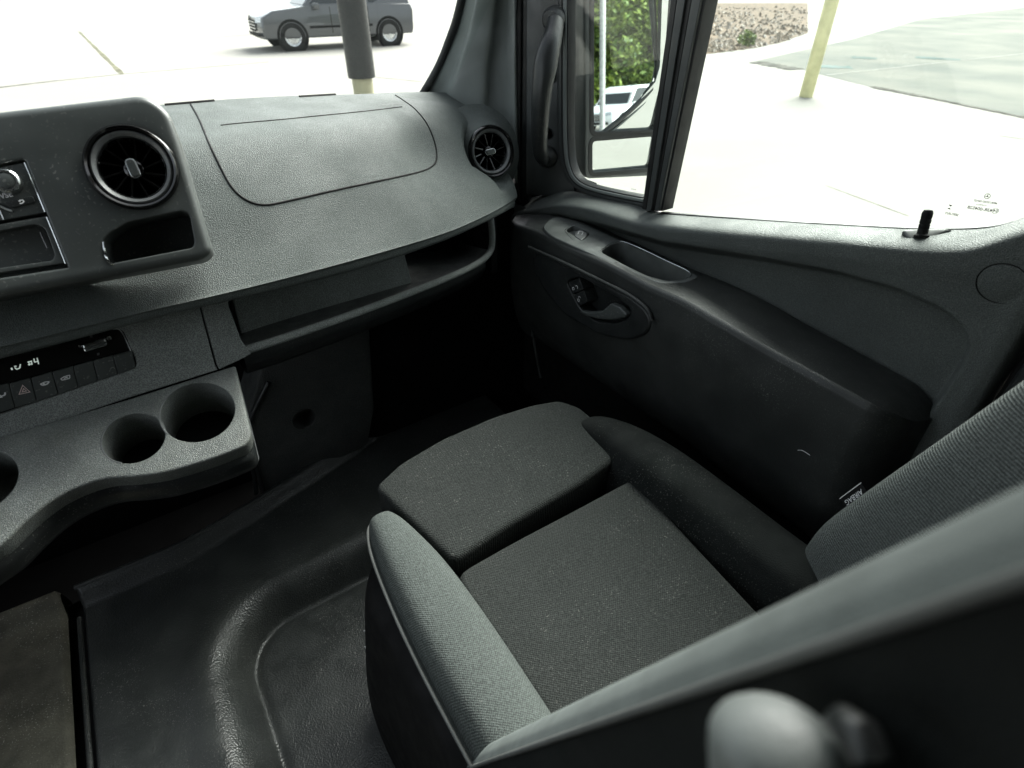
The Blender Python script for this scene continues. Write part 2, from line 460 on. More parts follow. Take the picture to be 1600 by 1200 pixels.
# floor of the cab, with the moulded rubber surface: a footwell recess in front of the seat, raised front edge
def floor_z(x, y):
    # footwell recess: x > -.075, y < .80, rounded corner
    cx, cy, R = .01, .705, .105
    dx, dy = cx - x, y - cy
    if dx > 0 and dy > 0: d = R - math.hypot(dx, dy)
    else: d = min(R - dx, R - dy)
    t = max(0, min(1, (d + .066) / .066)); z = -.062 * t * t * (.4 + .6 * t) + .004 * sstep(0, .02, d)
    # soft hump just outside the recess corner
    z += .014 * math.exp(-((d + .070) / .040) ** 2) * sstep(1.05, .75, y)
    # front edge rises to the bulkhead
    ye = 1.055 + .33 * max(0, x + .16) ** 1.25 if x > -.16 else 1.055 + .02 * (-.16 - x)
    e = y - ye
    z += .030 * sstep(-.045, -.012, e) - .16 * sstep(-.004, .045, e)
    return FL + z
def floor_mesh(name, x0, x1, y0, y1, nx, ny, m, parent, lift=0.0):
    V = []; F = []
    for j in range(ny + 1):
        for i in range(nx + 1):
            x = x0 + (x1 - x0) * i / nx; y = y0 + (y1 - y0) * j / ny
            xe = x
            if i == 0 or i == nx: zz = floor_z(x, y) + lift - .012
            else: zz = floor_z(x, y) + lift
            V.append((xe, y, zz))
    W = nx + 1
    for j in range(ny):
        for i in range(nx):
            x = x0 + (x1 - x0) * (i + .5) / nx; y = y0 + (y1 - y0) * (j + .5) / ny
            if floor_z(x, y) < FL - .10: continue
            F.append((j * W + i, j * W + i + 1, (j + 1) * W + i + 1, (j + 1) * W + i))
    return link(name, mesh_of(name, V, F), m, parent)
fl = struct(box('cab_floor', (-.95, -.5, FL - .30), (.92, 1.6, FL - .20), M['carpet']))
floor_mesh('rubber_mat', -.336, .70, -.3, 1.30, 190, 240, M['rubber'], fl)
floor_mesh('dusty_mat', -.85, -.362, -.3, 1.30, 80, 160, M['dusty'], fl, .004)
# groove between the two mats: a dark channel with a bright raised rib
box('mat_groove', (-.366, -.3, FL - .035), (-.334, 1.06, FL - .022), M['black'], fl)
tube('mat_rib', [(-.343, y, floor_z(-.343, y) - .006) for y in [-.3 + .05 * k for k in range(27)]], .0045, M['rubber'], fl)

tube('mat_edge', [(x, (1.055 + .33 * max(0, x + .16) ** 1.25 if x > -.16 else 1.055 + .02 * (-.16 - x)) - .010, FL + .026) for x in [-.336 + k * .012 for k in range(36)]], .0065, M['rubber'], fl)
# roof, rear bulkhead, driver's side: the shade that makes the cab dark
roof = struct(box('cab_roof', (-.98, -.62, .40), (.95, .50, .46), M['headliner']))
box('windshield_header', (-.90, .50, .37), (.88, .56, .44), M['headliner'], roof)
struct(box('cab_bulkhead', (-.98, -.66, -1.3), (.95, -.60, .46), M['shell']))
struct(box('firewall', (-.95, 1.50, -1.3), (.92, 1.56, -.30), M['carpet']))
side = struct(box('cab_left_side', (-.98, -.60, -1.3), (-.93, .05, .46), M['shell']))
box('a_pillar_body', (-.98, 1.15, -1.3), (-.93, 1.55, -.25), M['shell'], side)
box('door_body', (-.98, .05, -1.3), (-.93, 1.15, -.48), M['shell'], side)
rs = struct(box('cab_right_side', (.86, 1.00, -1.3), (.92, 1.55, -.40), M['carpet']))

# ---- ground outside
gm = bpy.data.materials.new('pale_concrete'); gm.use_nodes = True
def ground_mat(m, c0, c1, scale, rough=.9):
    n = m.node_tree.nodes; L = m.node_tree.links; b = n['Principled BSDF']
    tc = n.new('ShaderNodeTexCoord')
    t = n.new('ShaderNodeTexNoise'); t.inputs['Scale'].default_value = scale; t.inputs['Detail'].default_value = 6
    L.new(tc.outputs['Object'], t.inputs['Vector'])
    r = n.new('ShaderNodeValToRGB'); r.color_ramp.elements[0].position = .35; r.color_ramp.elements[1].position = .68
    r.color_ramp.elements[0].color = (*c0, 1); r.color_ramp.elements[1].color = (*c1, 1)
    L.new(t.outputs['Fac'], r.inputs[0]); L.new(r.outputs[0], b.inputs['Base Color']); b.inputs['Roughness'].default_value = rough; b.inputs['Specular IOR Level'].default_value = .05
ground_mat(gm, (.232, .224, .204), (.262, .256, .238), .35)
am = bpy.data.materials.new('worn_grey_pavement'); am.use_nodes = True
ground_mat(am, (.105, .113, .103), (.165, .163, .143), .5)
jm = mat('dark_joint', (.05, .048, .040), .9, .1, mottle=.4, mscale=3)
jy = mat('sandy_joint', (.115, .11, .075), .9, .1, mottle=.3, mscale=3)
bed = mat('brown_mulch', (.10, .07, .045), .95, .1, mottle=.6, mscale=4, dust=.4, dust_scale=12)
gv = [(-300, -300, GROUND), (300, -300, GROUND), (300, 300, GROUND), (-300, 300, GROUND)]
gr = struct(link('pavement', mesh_of('pavement', gv, [(0, 1, 2, 3)], False), gm))
def strip(name, a, b, wd, m, parent, h=.004):
    a, b = az(*a, GROUND), az(*b, GROUND); t = (b - a).normalized(); s = Vec((-t.y, t.x, 0)) * wd / 2
    n = 24; V = []; F = []
    for i in range(n + 1):
        p = a.lerp(b, i / n); k = random.uniform(.55, 1.2); V += [p + s * k + ZU * h, p - s * k + ZU * h]
        if i: F.append((2 * i - 2, 2 * i - 1, 2 * i + 1, 2 * i))
    return link(name, mesh_of(name, V, F, False), m, parent)
strip('expansion_joint', (-260, 168), (90, 126), .10, jm, gr)
strip('expansion_joint', (86, 126.5), (190, 116), .07, jy, gr)
strip('expansion_joint', (190, 116), (420, 97), .05, jy, gr)
strip('expansion_joint', (124, 50), (191, 116), .11, jy, gr)
strip('expansion_joint', (1290, 290), (1420, 338), .012, jy, gr)
strip('expansion_joint', (1560, 212), (1800, 245), .03, jy, gr)
strip('expansion_joint', (300, 62), (560, 40), .06, jy, gr)
strip('expansion_joint', (560, 118), (660, 128), .03, jy, gr)
# worn grey patch of pavement on the right, with a ragged dark edge
pp = [(1175, 97), (1235, 104), (1300, 121), (1365, 137), (1440, 151), (1520, 167), (1600, 184), (1760, 214), (1900, 120), (1800, 30), (1600, 12), (1440, 30), (1330, 62), (1240, 82)]
V = [az(x, y, GROUND) + ZU * .004 for x, y in pp]
struct(link('worn_patch', mesh_of('worn_patch', V, [list(range(len(V)))], False), am))
strip('ragged_edge', (1180, 97), (1245, 109), .5, jm, gr, .010)
strip('ragged_edge', (1362, 136), (1440, 151), .22, jm, gr, .010)
strip('ragged_edge', (1440, 151), (1640, 192), .14, jm, gr, .010)
for a, b, wd in (((1275, 104), (1330, 106), .55), ((1430, 90), (1500, 94), .5), ((1330, 90), (1370, 92), .5)):
    strip('stain', a, b, wd, mat('stain_grey', (.07, .10, .095), .9, .1, mottle=.3, mscale=.6), gr, .010)
strip('sealed_joint', (1290, 118), (1600, 84), .07, mat('pale_seal', (.22, .22, .20), .9, .1), gr, .009)
bp_ = [(1075, 88), (1120, 83), (1180, 75), (1222, 66), (1262, 52), (1262, 5), (1000, 5), (1000, 90)]
V = [az(x, y, GROUND) + ZU * .008 for x, y in bp_]
bedo = struct(link('planting_bed', mesh_of('planting_bed', V, [list(range(len(V)))], False), bed))
rng = random.Random(5)
V = []; F = []
for _ in range(1500):                                   # bark chips and small stones of the bed
    q = (rng.uniform(1080, 1300), rng.uniform(12, 82))
    if not inside(q, bp_): continue
    p = az(*q, GROUND) + ZU * .01; s = rng.uniform(.04, .14); k = len(V); a = rng.uniform(0, 6.28)
    u_, v_ = Vec((math.cos(a), math.sin(a), 0)) * s, Vec((-math.sin(a), math.cos(a), 0)) * s * rng.uniform(.4, .9)
    V += [p - u_, p + v_, p + u_, p - v_, p + ZU * s * rng.uniform(.4, .9)]
    F += [(k, k + 1, k + 4), (k + 1, k + 2, k + 4), (k + 2, k + 3, k + 4), (k + 3, k, k + 4)]
cm = bpy.data.materials.new('bark_chips'); cm.use_nodes = True
chips = link('bark_chips', mesh_of('bark_chips', V, F, False), cm); chips['kind'] = 'stuff'; chips['label'] = 'loose brown bark chips and stones in the planting bed'; chips['category'] = 'bark chips'
ym = bpy.data.materials.new('leaf_green'); ym.use_nodes = True
def leaf_mat(m, c0, c1):
    n = m.node_tree.nodes; L = m.node_tree.links; b = n['Principled BSDF']
    g = n.new('ShaderNodeNewGeometry'); r = n.new('ShaderNodeValToRGB')
    r.color_ramp.elements[0].color = (*c0, 1); r.color_ramp.elements[1].color = (*c1, 1)
    L.new(g.outputs['Random Per Island'], r.inputs[0]); L.new(r.outputs[0], b.inputs['Base Color']); b.inputs['Roughness'].default_value = .6
leaf_mat(ym, (.045, .10, .012), (.20, .27, .04))
leaf_mat(cm, (.05, .035, .022), (.24, .19, .13))
bark = mat('brown_bark', (.09, .065, .045), .9, .1, mottle=.3)
def leaf_cloud(name, centers, n, size, parent, seed=1):
    r = random.Random(seed); V = []; F = []
    for _ in range(n):
        c, R = r.choice(centers)
        d = Vec((r.gauss(0, 1), r.gauss(0, 1), r.gauss(0, 1))).normalized() * R * r.uniform(.45, 1.0) ** .5
        p = Vec(c) + d; a = Vec((r.gauss(0, 1), r.gauss(0, 1), r.gauss(0, .6))).normalized(); b = a.cross(Vec((r.gauss(0, 1), r.gauss(0, 1), r.gauss(0, 1)))).normalized()
        s = size * r.uniform(.6, 1.3); k = len(V)
        V += [p - a * s, p + b * s * .45, p + a * s, p - b * s * .45]; F.append((k, k + 1, k + 2, k + 3))
    return link(name, mesh_of(name, V, F, False), ym, parent)
t = thing('low_shrub', 'small green shrub in the brown planting bed', 'shrub')
bc = az(1165, 72, GROUND)
leaf_cloud('foliage', [(bc + Vec((0, 0, .18)), .28), (bc + Vec((.25, .1, .14)), .2)], 500, .06, t, 3)
tube('stem', [bc, bc + ZU * .2], .02, bark, t, 6)

# ---- posts outside
def post(name, label, base_px, z, rad, height, m, sleeve=None, lean=0.0):
    t = thing(name, label, 'bollard'); b = az(*base_px, z)
    top = b + ZU * height + RT * lean
    lathe('pipe', b, (top - b), [(rad, -.05), (rad, height - .08), (rad * .9, height - .03), (rad * .6, height), (0, height + .01)], m, t, 28, Vec((0, 1, 0)))
    if sleeve:
        z0, ms = sleeve
        lathe('sleeve', b, (top - b), [(rad + .001, z0 - .0), (rad + .05, z0), (rad + .055, z0 + .03), (rad + .055, height + .02), (rad * .7, height + .05), (0, height + .06)], ms, t, 28, Vec((0, 1, 0)))
    return t
yel = mat('yellow_post_paint', (.55, .52, .29), .6, .3, mottle=.15, mscale=5)
pyel = mat('faded_yellow_post', (.27, .26, .17), .6, .3, mottle=.1, mscale=5)
blk = mat('black_sleeve', (.016, .017, .017), .5, .4)
post('yellow_bollard', 'tall yellow post standing on the pavement beyond the side window', (1259, 151), GROUND, .118, 3.2, yel, None)
post('black_bollard', 'thick post with black sleeve over pale yellow foot, seen through windshield', (573, 176), GROUND, .165, 2.6, pyel, (next(h / 100 for h in range(260) if pix(az(573, 176, GROUND) + ZU * (h / 100))[1] < 121), blk))

# ================================================================== DASHBOARD
dash = thing('dashboard', 'grey grained dashboard with airbag lid, open shelf and round side vent', 'dashboard')
XS = [-.60, -.35, -.15, -.02, .06, .13, .20, .27, .34, .41, .47, .52, .57, .62, .66, .69, .71, .722]
def tail(x): return sstep(.52, .72, x)
def bend(x): return .16 * max(0, x - .05) ** 1.5 / .55 + .035 * sstep(.60, .73, x)
def drow(poly, y0, k=1.0, tl=0.0):
    # solve px,py -> point with y = y0 + k*bend(x)
    def fix(px, py):
        d = ray(px, py); y = y0
        for _ in range(30):
            x = d.x / d.y * y; y = .5 * y + .5 * (y0 + k * bend(x) + tl * tail(x))
        return d * (y / d.y)
    return row_at(poly, fix, 0, XS)
rows = [
    drow([(-500, 240), (100, 178), (250, 164), (330, 157), (450, 150), (560, 147), (640, 144), (700, 145), (745, 153), (780, 168), (802, 182)], 1.19, .55),
    drow([(-500, 300), (100, 226), (250, 206), (370, 193), (500, 180), (625, 167), (690, 166), (740, 173), (782, 187), (806, 204)], 1.03, .95),
    drow([(-500, 350), (100, 262), (250, 240), (370, 226), (500, 211), (625, 198), (690, 199), (740, 205), (785, 212), (811, 228)], .955, 1.0),
    drow([(-500, 480), (100, 360), (250, 330), (370, 306), (500, 282), (625, 262), (690, 258), (740, 258), (790, 258), (814, 260)], .892),
    drow([(-500, 600), (0, 468), (100, 446), (250, 410), (400, 376), (550, 340), (650, 314), (720, 296), (770, 288), (812, 284)], .846, 1.0, .012),
    drow([(-500, 650), (0, 531), (100, 510), (200, 484), (340, 452), (460, 422), (580, 390), (700, 355), (760, 332), (803, 308)], .806, 1.0, .035),
    drow([(-500, 662), (0, 544), (100, 522), (200, 495), (340, 462), (445, 437), (565, 405), (690, 367), (752, 340), (798, 316)], .801, 1.0, .042),
    drow([(-500, 674), (0, 552), (100, 529), (200, 500), (340, 467), (430, 447), (550, 418), (670, 379), (740, 350), (790, 325)], .825, 1.0, .045),
]
rows.append([p + Vec((0, .16, .03)) for p in rows[-1]])
for r in rows[:-1]:                                   # rounded end towards the door
    e = r[-1]; r.append(e + Vec((.006, .03, -.004))); r.append(e + Vec((.006, .16, -.01)))
e = rows[-1][-1]; rows[-1].append(e + Vec((.006, 0, 0))); rows[-1].append(e + Vec((.006, .05, 0)))
tmp_ = grid('tmp', rows, 120, 60, None)
vh_, vn_ = cast(bvh_of([tmp_]), 767, 237); bpy.data.objects.remove(tmp_)
VR = Plane(vh_ * (1 - .026 / vh_.length), Vec((-.13, -.95, .27)))
vr_c = VR.o
def dash_warp(p):
    # hollow between the airbag lid and the side vent, and the swelling that carries the vent
    q = p - vr_c; d = math.hypot(q.x, q.z)
    a = math.exp(-(((p.x - .50) / .06) ** 2 + ((p.z + .275) / .055) ** 2))
    p = p + Vec((0, .026, -.004)) * a
    if abs((p - vr_c).dot(VR.n)) < .07:
        k = 1 - sstep(.046, .082, (p - vr_c - VR.n * (p - vr_c).dot(VR.n)).length)
        tgt = vr_c + VR.n * -.006; tp = p.copy()
        h = (p - tgt).dot(VR.n)
        p = p - VR.n * (h + .03) * k * .8 if h > -.03 else p
    return p
LID = spline([(298, 163), (312, 188), (326, 222), (343, 258), (362, 292), (384, 312), (412, 320), (450, 314), (520, 298), (600, 281), (650, 270), (672, 262), (682, 250), (680, 225), (668, 195), (650, 172), (632, 158), (618, 149)], 130)
lidpoly = [tuple(p) for p in LID] + [(600, 120), (300, 120)]
VHOLE = [tuple(pix(VR.at((.043 * math.cos(t / 20 * 6.283), .043 * math.sin(t / 20 * 6.283))))) for t in range(20)]
NU, NV = 300, 150
pad = grid('dash_pad', rows, NU, NV, M['pad'], dash, keep=lambda c: not (inside(pix(c), lidpoly) and c.y < 1.3 and c.z > -.36) and not (inside(pix(c), VHOLE) and (c - vr_c).length < .09), warp=dash_warp)
lid = grid('airbag_lid', rows, NU, NV, M['pad'], dash, keep=lambda c: inside(pix(c), lidpoly) and c.y < 1.3 and c.z > -.36, warp=dash_warp)
lid['label'] = 'wide airbag lid outlined by a thin dark seam'
PB = bvh_of([pad, lid])
def on_pad(pts, lift=.0): 
    o = []
    for p in pts:
        h, n = cast(PB, *p)
        if h is not None: o.append(h + n * lift)
    return o
tube('lid_seam', on_pad([tuple(p) for p in LID], -.0002), .0017, M['black'], lid, 8)
tube('lid_seam', on_pad([tuple(p) for p in spline([(345, 196), (372, 193), (440, 187), (500, 181), (570, 174), (628, 167)], 60)], -.0003), .0015, M['black'], lid, 8)
# faint raised lettering beside the upper seam
h, n = cast(PB, 612, 163)
q, _ = cast(PB, 630, 161)
lp = Plane(h, n, n.cross(q - h)); lp.e1 = (q - h - n * (q - h).dot(n)).normalized(); lp.e2 = n.cross(lp.e1)
lettering('lid_lettering', 'SRS AIRBAG', lp, .012, M['grain'], lid, h=.0006)
# defroster slots along the back edge
for a, b in (((468, 151.5), (532, 147.6)), ((258, 164.5), (335, 157.8))):
    pts = on_pad([(a[0] + (b[0] - a[0]) * k / 8, a[1] + (b[1] - a[1]) * k / 8) for k in range(9)])
    if len(pts) > 2: tube('defroster_slot', pts, .003, M['black'], pad, 6)

# ---- round turbine vents
def vent(pl, R, parent, knob_rot, name='air_vent'):
    r = R / .05
    v = lathe(name, pl.o, pl.n, [(.052 * r, -.012), (.0525 * r, .002), (.0515 * r, .006), (.0490 * r, .0085), (.0465 * r, .007), (.0450 * r, .002), (.0445 * r, -.004)], M['gloss'], parent, 64)
    lathe('vent_collar', pl.o, pl.n, [(.0446 * r, -.006), (.0446 * r, .0035), (.0425 * r, .0050), (.0385 * r, .0015), (.0372 * r, -.006), (.0372 * r, -.03)], M['knob'], v, 64)
    lathe('vent_edge', pl.o, pl.n, [(.0374 * r, -.004), (.0366 * r, -.0012), (.0358 * r, -.004)], M['satin'], v, 64)
    lathe('vent_bowl', pl.o, pl.n, [(.0372 * r, -.006), (.0372 * r, -.045), (0, -.045)], M['black'], v, 40)
    for k in range(12):
        a = 2 * math.pi * (k + .35) / 12; ca, sa = math.cos(a), math.sin(a)
        bm = bmesh.new()
        pts = [(.010, -.011), (.0362, -.006), (.0362, -.024), (.010, -.026)]
        vs = []
        for s in (-1, 1):
            for rr, hh in pts:
                tw = .0011 * s + (hh + .006) * .35
                vs.append(bm.verts.new(pl.at((rr * r * ca - tw * r * sa, rr * r * sa + tw * r * ca), hh)))
        for i in range(4): bm.faces.new((vs[i], vs[(i + 1) % 4], vs[4 + (i + 1) % 4], vs[4 + i]))
        bm.faces.new(vs[:4]); bm.faces.new(vs[4:][::-1])
        from_bm('vent_blade', bm, M['gloss'], v)
    lathe('vent_hub', pl.o, pl.n, [(.0125 * r, -.026), (.0125 * r, -.012), (.011 * r, -.0075), (.006 * r, -.005), (0, -.005)], M['gloss'], v, 32)
    c, s = math.cos(knob_rot), math.sin(knob_rot)
    rot = lambda p: (p[0] * c - p[1] * s, p[0] * s + p[1] * c)
    sh = pl.shifted(-.001)
    slab('vent_knob_ring', sh, [rot(p) for p in fillet([(-.0122 * r, -.0062 * r), (.0122 * r, -.0062 * r), (.0122 * r, .0062 * r), (-.0122 * r, .0062 * r)], .0060 * r)], M['satin'], v, depth=.006, bevel=.0012)
    slab('vent_knob', pl.shifted(.0004), [rot(p) for p in fillet([(-.0104 * r, -.0046 * r), (.0104 * r, -.0046 * r), (.0104 * r, .0046 * r), (-.0104 * r, .0046 * r)], .0044 * r)], M['bezel'], v, depth=.004, bevel=.0008)
    return v
vent(VR, .0500, dash, math.radians(4))
lathe('vent_housing', VR.o, VR.n, [(.0515, .000), (.0525, .0015), (.0545, -.001), (.0575, -.008), (.0625, -.022), (.071, -.040), (.085, -.058), (.10, -.068)], M['pad'], dash, 72)

# ---- lower dash: climate panel, shelf opening and its rolled lip
def low_y(x): return .835 + .42 * max(0, x - .10) ** 1.35
def lowfix(px, py, off=0.0):
    d = ray(px, py); y = .84
    for _ in range(40):
        x = d.x / d.y * y; y = .5 * y + .5 * (low_y(x) + off)
    return d * (y / d.y)
# left panel, split by a seam
TP0 = Plane(ay(310, 644, .775), (0, -math.sin(math.radians(27)), math.cos(math.radians(27))))
LP = Plane(TP0.at(TP0.px(200, 616), .004), (-.03, -.93, .36))
lpts = LP.pts
SHELF = [(356, 470), (384, 538), (392, 546)]
slab('climate_panel', LP, LP.pts([(-200, 590), (0, 530), (200, 482), (305, 455), (336, 571), (340, 578), (200, 622), (0, 690), (-200, 760)]), M['low_dash'], dash, depth=.05, bevel=.0015,
     holes=[(fillet(LP.pts([(-150, 560), (183, 512), (193, 517), (212, 562), (212, 573), (203, 578), (-150, 700)]), .004), .012, .0012, False)])
slab('lower_trim', LP, LP.pts([(308, 455), (356, 445), (357, 478), (377, 532), (384, 542), (392, 553), (380, 560), (343, 577), (339, 571)]), M['low_dash'], dash, depth=.05, bevel=.0015)
# rolled lip below the shelf, sweeping round to the right
lip_px = [(377, 549), (420, 536), (480, 516), (540, 495), (600, 473), (650, 454), (700, 434), (735, 418), (757, 404), (767, 390), (769, 370), (767, 345), (765, 330)]
lipc = [lowfix(*p, .0) for p in lip_px]
lipd = spline(lipc, 70)
tube('shelf_lip', lipd, .0070, M['low_dash'], dash, 14)
# panel under the lip that rolls back into the dark
und = [[p + Vec((0, -.006, -.004)) for p in spline(lipc[:9], 30)], [p + Vec((0, .002, -.030)) for p in spline(lipc[:9], 30)], [p + Vec((0, .05, -.065)) for p in spline(lipc[:9], 30)], [p + Vec((0, .25, -.09)) for p in spline(lipc[:9], 30)]]
grid('shelf_underside', und, 30, 14, M['smooth'], dash)
# shelf box behind the opening
fr = spline([p + Vec((0, .004, -.002)) for p in lipc[:10]], 24)
bt = [[p + Vec((0, 0, 0)) for p in fr], [p + Vec((0, .10, -.02)) for p in fr], [p + Vec((.0, .22, -.02)) for p in fr], [p + Vec((.0, .235, .0)) for p in fr], [p + Vec((.0, .24, .16)) for p in fr]]
grid('shelf_floor', bt, 24, 24, M['grain'], dash)
# lighter liner block standing in the left part of the shelf
LB = [ay(352, 430, .93), ay(612, 372, .985), ay(648, 470, .985), ay(395, 545, .93)]
n_ = (LB[1] - LB[0]).cross(LB[3] - LB[0]).normalized()
if n_.y > 0: n_ = -n_
LBP = Plane(LB[0], n_)
slab('shelf_liner', LBP, fillet(LBP.pts([(352, 420), (622, 360), (632, 395), (644, 440), (640, 452), (600, 478), (398, 548), (380, 540)]), .004), M['low_dash'], dash, depth=.02, bevel=.003)
box('shelf_side', (.64, 1.02, -.56), (.655, 1.25, -.43), M['black'], dash)
box('shelf_side', (.045, .90, -.56), (.06, 1.25, -.36), M['black'], dash)

# ---- climate control unit
CU = thing('climate_control', 'black climate control unit with lit display, chrome rocker and button row', 'control panel')
CP = LP.shifted(-.005)
slab('fascia', CP, fillet(CP.pts([(-150, 562), (180, 515), (189, 520), (209, 562), (208, 572), (200, 577), (-150, 690)]), .003), M['gloss'], CU, depth=.006, bevel=.0008)
tube('bright_edge', [CP.shifted(.001).at(CP.px(*p)) for p in spline([(172, 515), (184, 514), (191, 520), (200, 538), (206, 552)], 20)], .0007, M['satin'], CU, 6)
BP = LP.shifted(.002)
bx = [(-30, 33), (15, 22), (49, 15), (83, 7), (115, -1), (147, -9), (177, -16), (209, -25)]
tops = [(-60, 615), (-20, 607), (14, 599), (48, 590.5), (81, 581), (114, 572), (145, 563.5), (176, 555.5), (206, 548)]
bots = [(-52, 657), (-12, 648), (23, 637), (57, 626.5), (91, 616), (122, 605), (153, 595), (184, 585), (213, 575)]
for i in range(8):
    a, b, c, d = tops[i], tops[i + 1], bots[i + 1], bots[i]
    g = .8
    poly = BP.pts([(a[0] + g, a[1]), (b[0] - g, b[1]), (c[0] - g, c[1]), (d[0] + g, d[1])])
    rr = [.0004, .004 if i == 7 else .0004, .004 if i == 7 else .0004, .0004]
    slab('button', BP, fillet(poly, rr, 5), M['bezel'], CU, depth=.008, bevel=.0007)
def pxpoly(pl, pts): return pl.pts(pts)
DP = CP.shifted(.0003); BI = BP.shifted(.0002)
# hazard triangle, hood and car symbols, fan symbol and figure on the display
def tri(pl, c, k, wpx):
    P = [(c[0] - k * .95, c[1] + k * .72), (c[0] - k * .30, c[1] - k * .95), (c[0] + k * 1.05, c[1] + k * .28)]
    o = []
    for i in range(3): o.append(pl.pts([P[i], P[(i + 1) % 3], tuple((Vec(P[(i + 1) % 3]) * (1 - wpx) + Vec(c) * wpx)), tuple((Vec(P[i]) * (1 - wpx) + Vec(c) * wpx))]))
    return o
decal('hazard_symbol', BI, tri(BI, (38, 610), 9.5, .22) + tri(BI, (38, 610), 4.4, .5), M['red_print'], CU)
def pstroke(pl, pts, wd=.0012):
    q = pl.pts(pts); return [stroke(q[i], q[i + 1], wd) for i in range(len(q) - 1)]
decal('wiper_symbol', BI, pstroke(BI, [(63, 600), (67, 602), (74, 600), (77, 596)], .0016) + pstroke(BI, [(63, 600), (70, 597), (77, 596)], .0012) + pstroke(BI, [(67, 599), (70, 600)], .002), M['white_print'], CU)
decal('van_symbol', BI, pstroke(BI, [(95, 592), (100, 588.5), (109, 586), (109, 591), (97, 594), (95, 592)], .0011) + pstroke(BI, [(100, 591), (106, 589)], .0014), M['white_print'], CU)
decal('seat_symbol', BI, pstroke(BI, [(-3, 616), (2, 619), (8, 617), (8, 613)], .0016) + pstroke(BI, [(-2, 621), (4, 620)], .0016), M['white_print'], CU)
decal('airflow_symbol', DP, pstroke(DP, [(23, 574), (26, 577), (31, 575), (32, 569)], .0014) + pstroke(DP, [(17, 576.5), (20, 576)], .003) + pstroke(DP, [(22, 572.5), (26, 572)], .0014), M['display'], CU)
decal('fan_symbol', DP, pstroke(DP, [(43, 566), (50, 564)], .0014) + pstroke(DP, [(44, 570), (51, 568)], .0014) + pstroke(DP, [(45, 564.5), (46, 571)], .0012) + pstroke(DP, [(49, 563.5), (50, 570)], .0012), M['display'], CU)
decal('figure_four', DP, pstroke(DP, [(53, 560), (54, 566), (60, 564)], .0013) + pstroke(DP, [(58, 559), (60.5, 569)], .0013), M['display'], CU)
for c in ((142.5, 526), (153.5, 553)):
    decal('dot_symbol', DP, [DP.pts([(c[0] - 2, c[1] - 1.2), (c[0] + 2, c[1] - 2.2), (c[0] + 2.4, c[1] + 1.4), (c[0] - 1.6, c[1] + 2.4)])], M['lever'], CU)
RP = CP.shifted(.006)
slab('rocker', RP, fillet(RP.pts([(128, 538), (164, 528), (168, 540), (132, 551)]), .0025), M['satin'], CU, depth=.007, bevel=.002)
slab('rocker_bar', RP.shifted(.0012), RP.pts([(131, 543.5), (166, 533.5), (167, 536), (132, 546)]), M['bezel'], CU, depth=.003, bevel=.0004)
lathe('rocker_pivot', RP.at(RP.px(170, 529), -.003), RP.n, [(.003, -.003), (.003, .001), (.0015, .003), (0, .003)], M['chrome'], CU, 12)
lathe('rocker_pivot', RP.at(RP.px(125, 541), -.003), RP.n, [(.002, -.003), (.002, .001), (.001, .002), (0, .002)], M['chrome'], CU, 12)

# ================================================================== CENTRE CONTROL PANEL (black bezel)
bez = thing('centre_console_panel', 'smooth black centre panel with round vent, audio unit and open pockets', 'console')
BZ = Plane(ay(207, 262, .815), (-.10, -.90, .42))
bo = fillet(BZ.pts([(-260, 205), (0, 172), (225, 146), (262, 170), (280, 215), (332, 392), (318, 405), (0, 464), (-260, 520)]), [0, 0, .03, .035, .03, .016, .018, 0, 0], 8)
vhole = [(BZ.px(207, 262)[0] + .0455 * math.cos(2 * math.pi * k / 48), BZ.px(207, 262)[1] + .0455 * math.sin(2 * math.pi * k / 48)) for k in range(48)]
pocket = fillet(BZ.pts([(161, 374), (172, 363), (200, 347), (285, 329), (296, 334), (304, 378), (301, 387), (172, 412), (165, 405)]), .004, 6)
radio = fillet(BZ.pts([(-180, 288), (38, 249), (106, 418), (-180, 462)]), [.001, .003, .002, .001], 5)
slab('panel', BZ, bo, M['bezel'], bez, holes=[(vhole, .03, .003, False), (pocket, .055, .002, True), (radio, .02, .003, True)], depth=.07, bevel=.009, seg=5)
tube('pocket_edge', [BZ.at(BZ.px(*p), .0004) for p in spline([(162, 378), (163, 390), (166, 402), (172, 411), (178, 413)], 18)], .0011, M['satin'], bez, 6)
vent(Plane(BZ.o + BZ.n * -.001, BZ.n), .0455, bez, math.radians(95))
# audio unit: upper section with knob and keys, lower section with a slot
AU = BZ.shifted(-.004)
slab('audio_unit', AU, fillet(AU.pts([(-170, 294), (37, 254), (72, 332), (-170, 375)]), .002), M['bezel'], bez, depth=.015, bevel=.001)
tube('bright_edge', [AU.at(AU.px(*p), .0003) for p in ((39, 254), (55, 292), (71, 331))], .0010, M['satin'], bez, 6)
slab('media_slot', AU, fillet(AU.pts([(-170, 380), (72, 338), (103, 411), (-170, 452)]), .002), M['bezel'], bez, depth=.015, bevel=.001,
     holes=[(fillet(AU.pts([(-160, 393), (55, 350), (70, 356), (86, 398), (82, 407), (-160, 442)]), .006), .014, .001, True)])
tube('bright_edge', [AU.at(AU.px(*p), .0003) for p in ((73.5, 339), (88, 374), (103, 412))], .0010, M['satin'], bez, 6)
tube('slot_light', [AU.at(AU.px(*p), -.010) for p in ((59, 361), (64, 373), (70, 386))], .0012, M['lever'], bez, 6)
kc = AU.at(AU.px(14, 285))
kn = lathe('volume_knob', kc, AU.n, [(.0125, 0), (.0125, .002), (.0122, .009), (.0108, .0105), (.0088, .0105), (.0082, .0095), (0, .0093)], M['satin'], bez, 40)
lathe('knob_cap', kc + AU.n * .0096, AU.n, [(.0082, -.002), (.0080, .0004), (.007, .0009), (0, .0010)], M['bezel'], kn, 32)
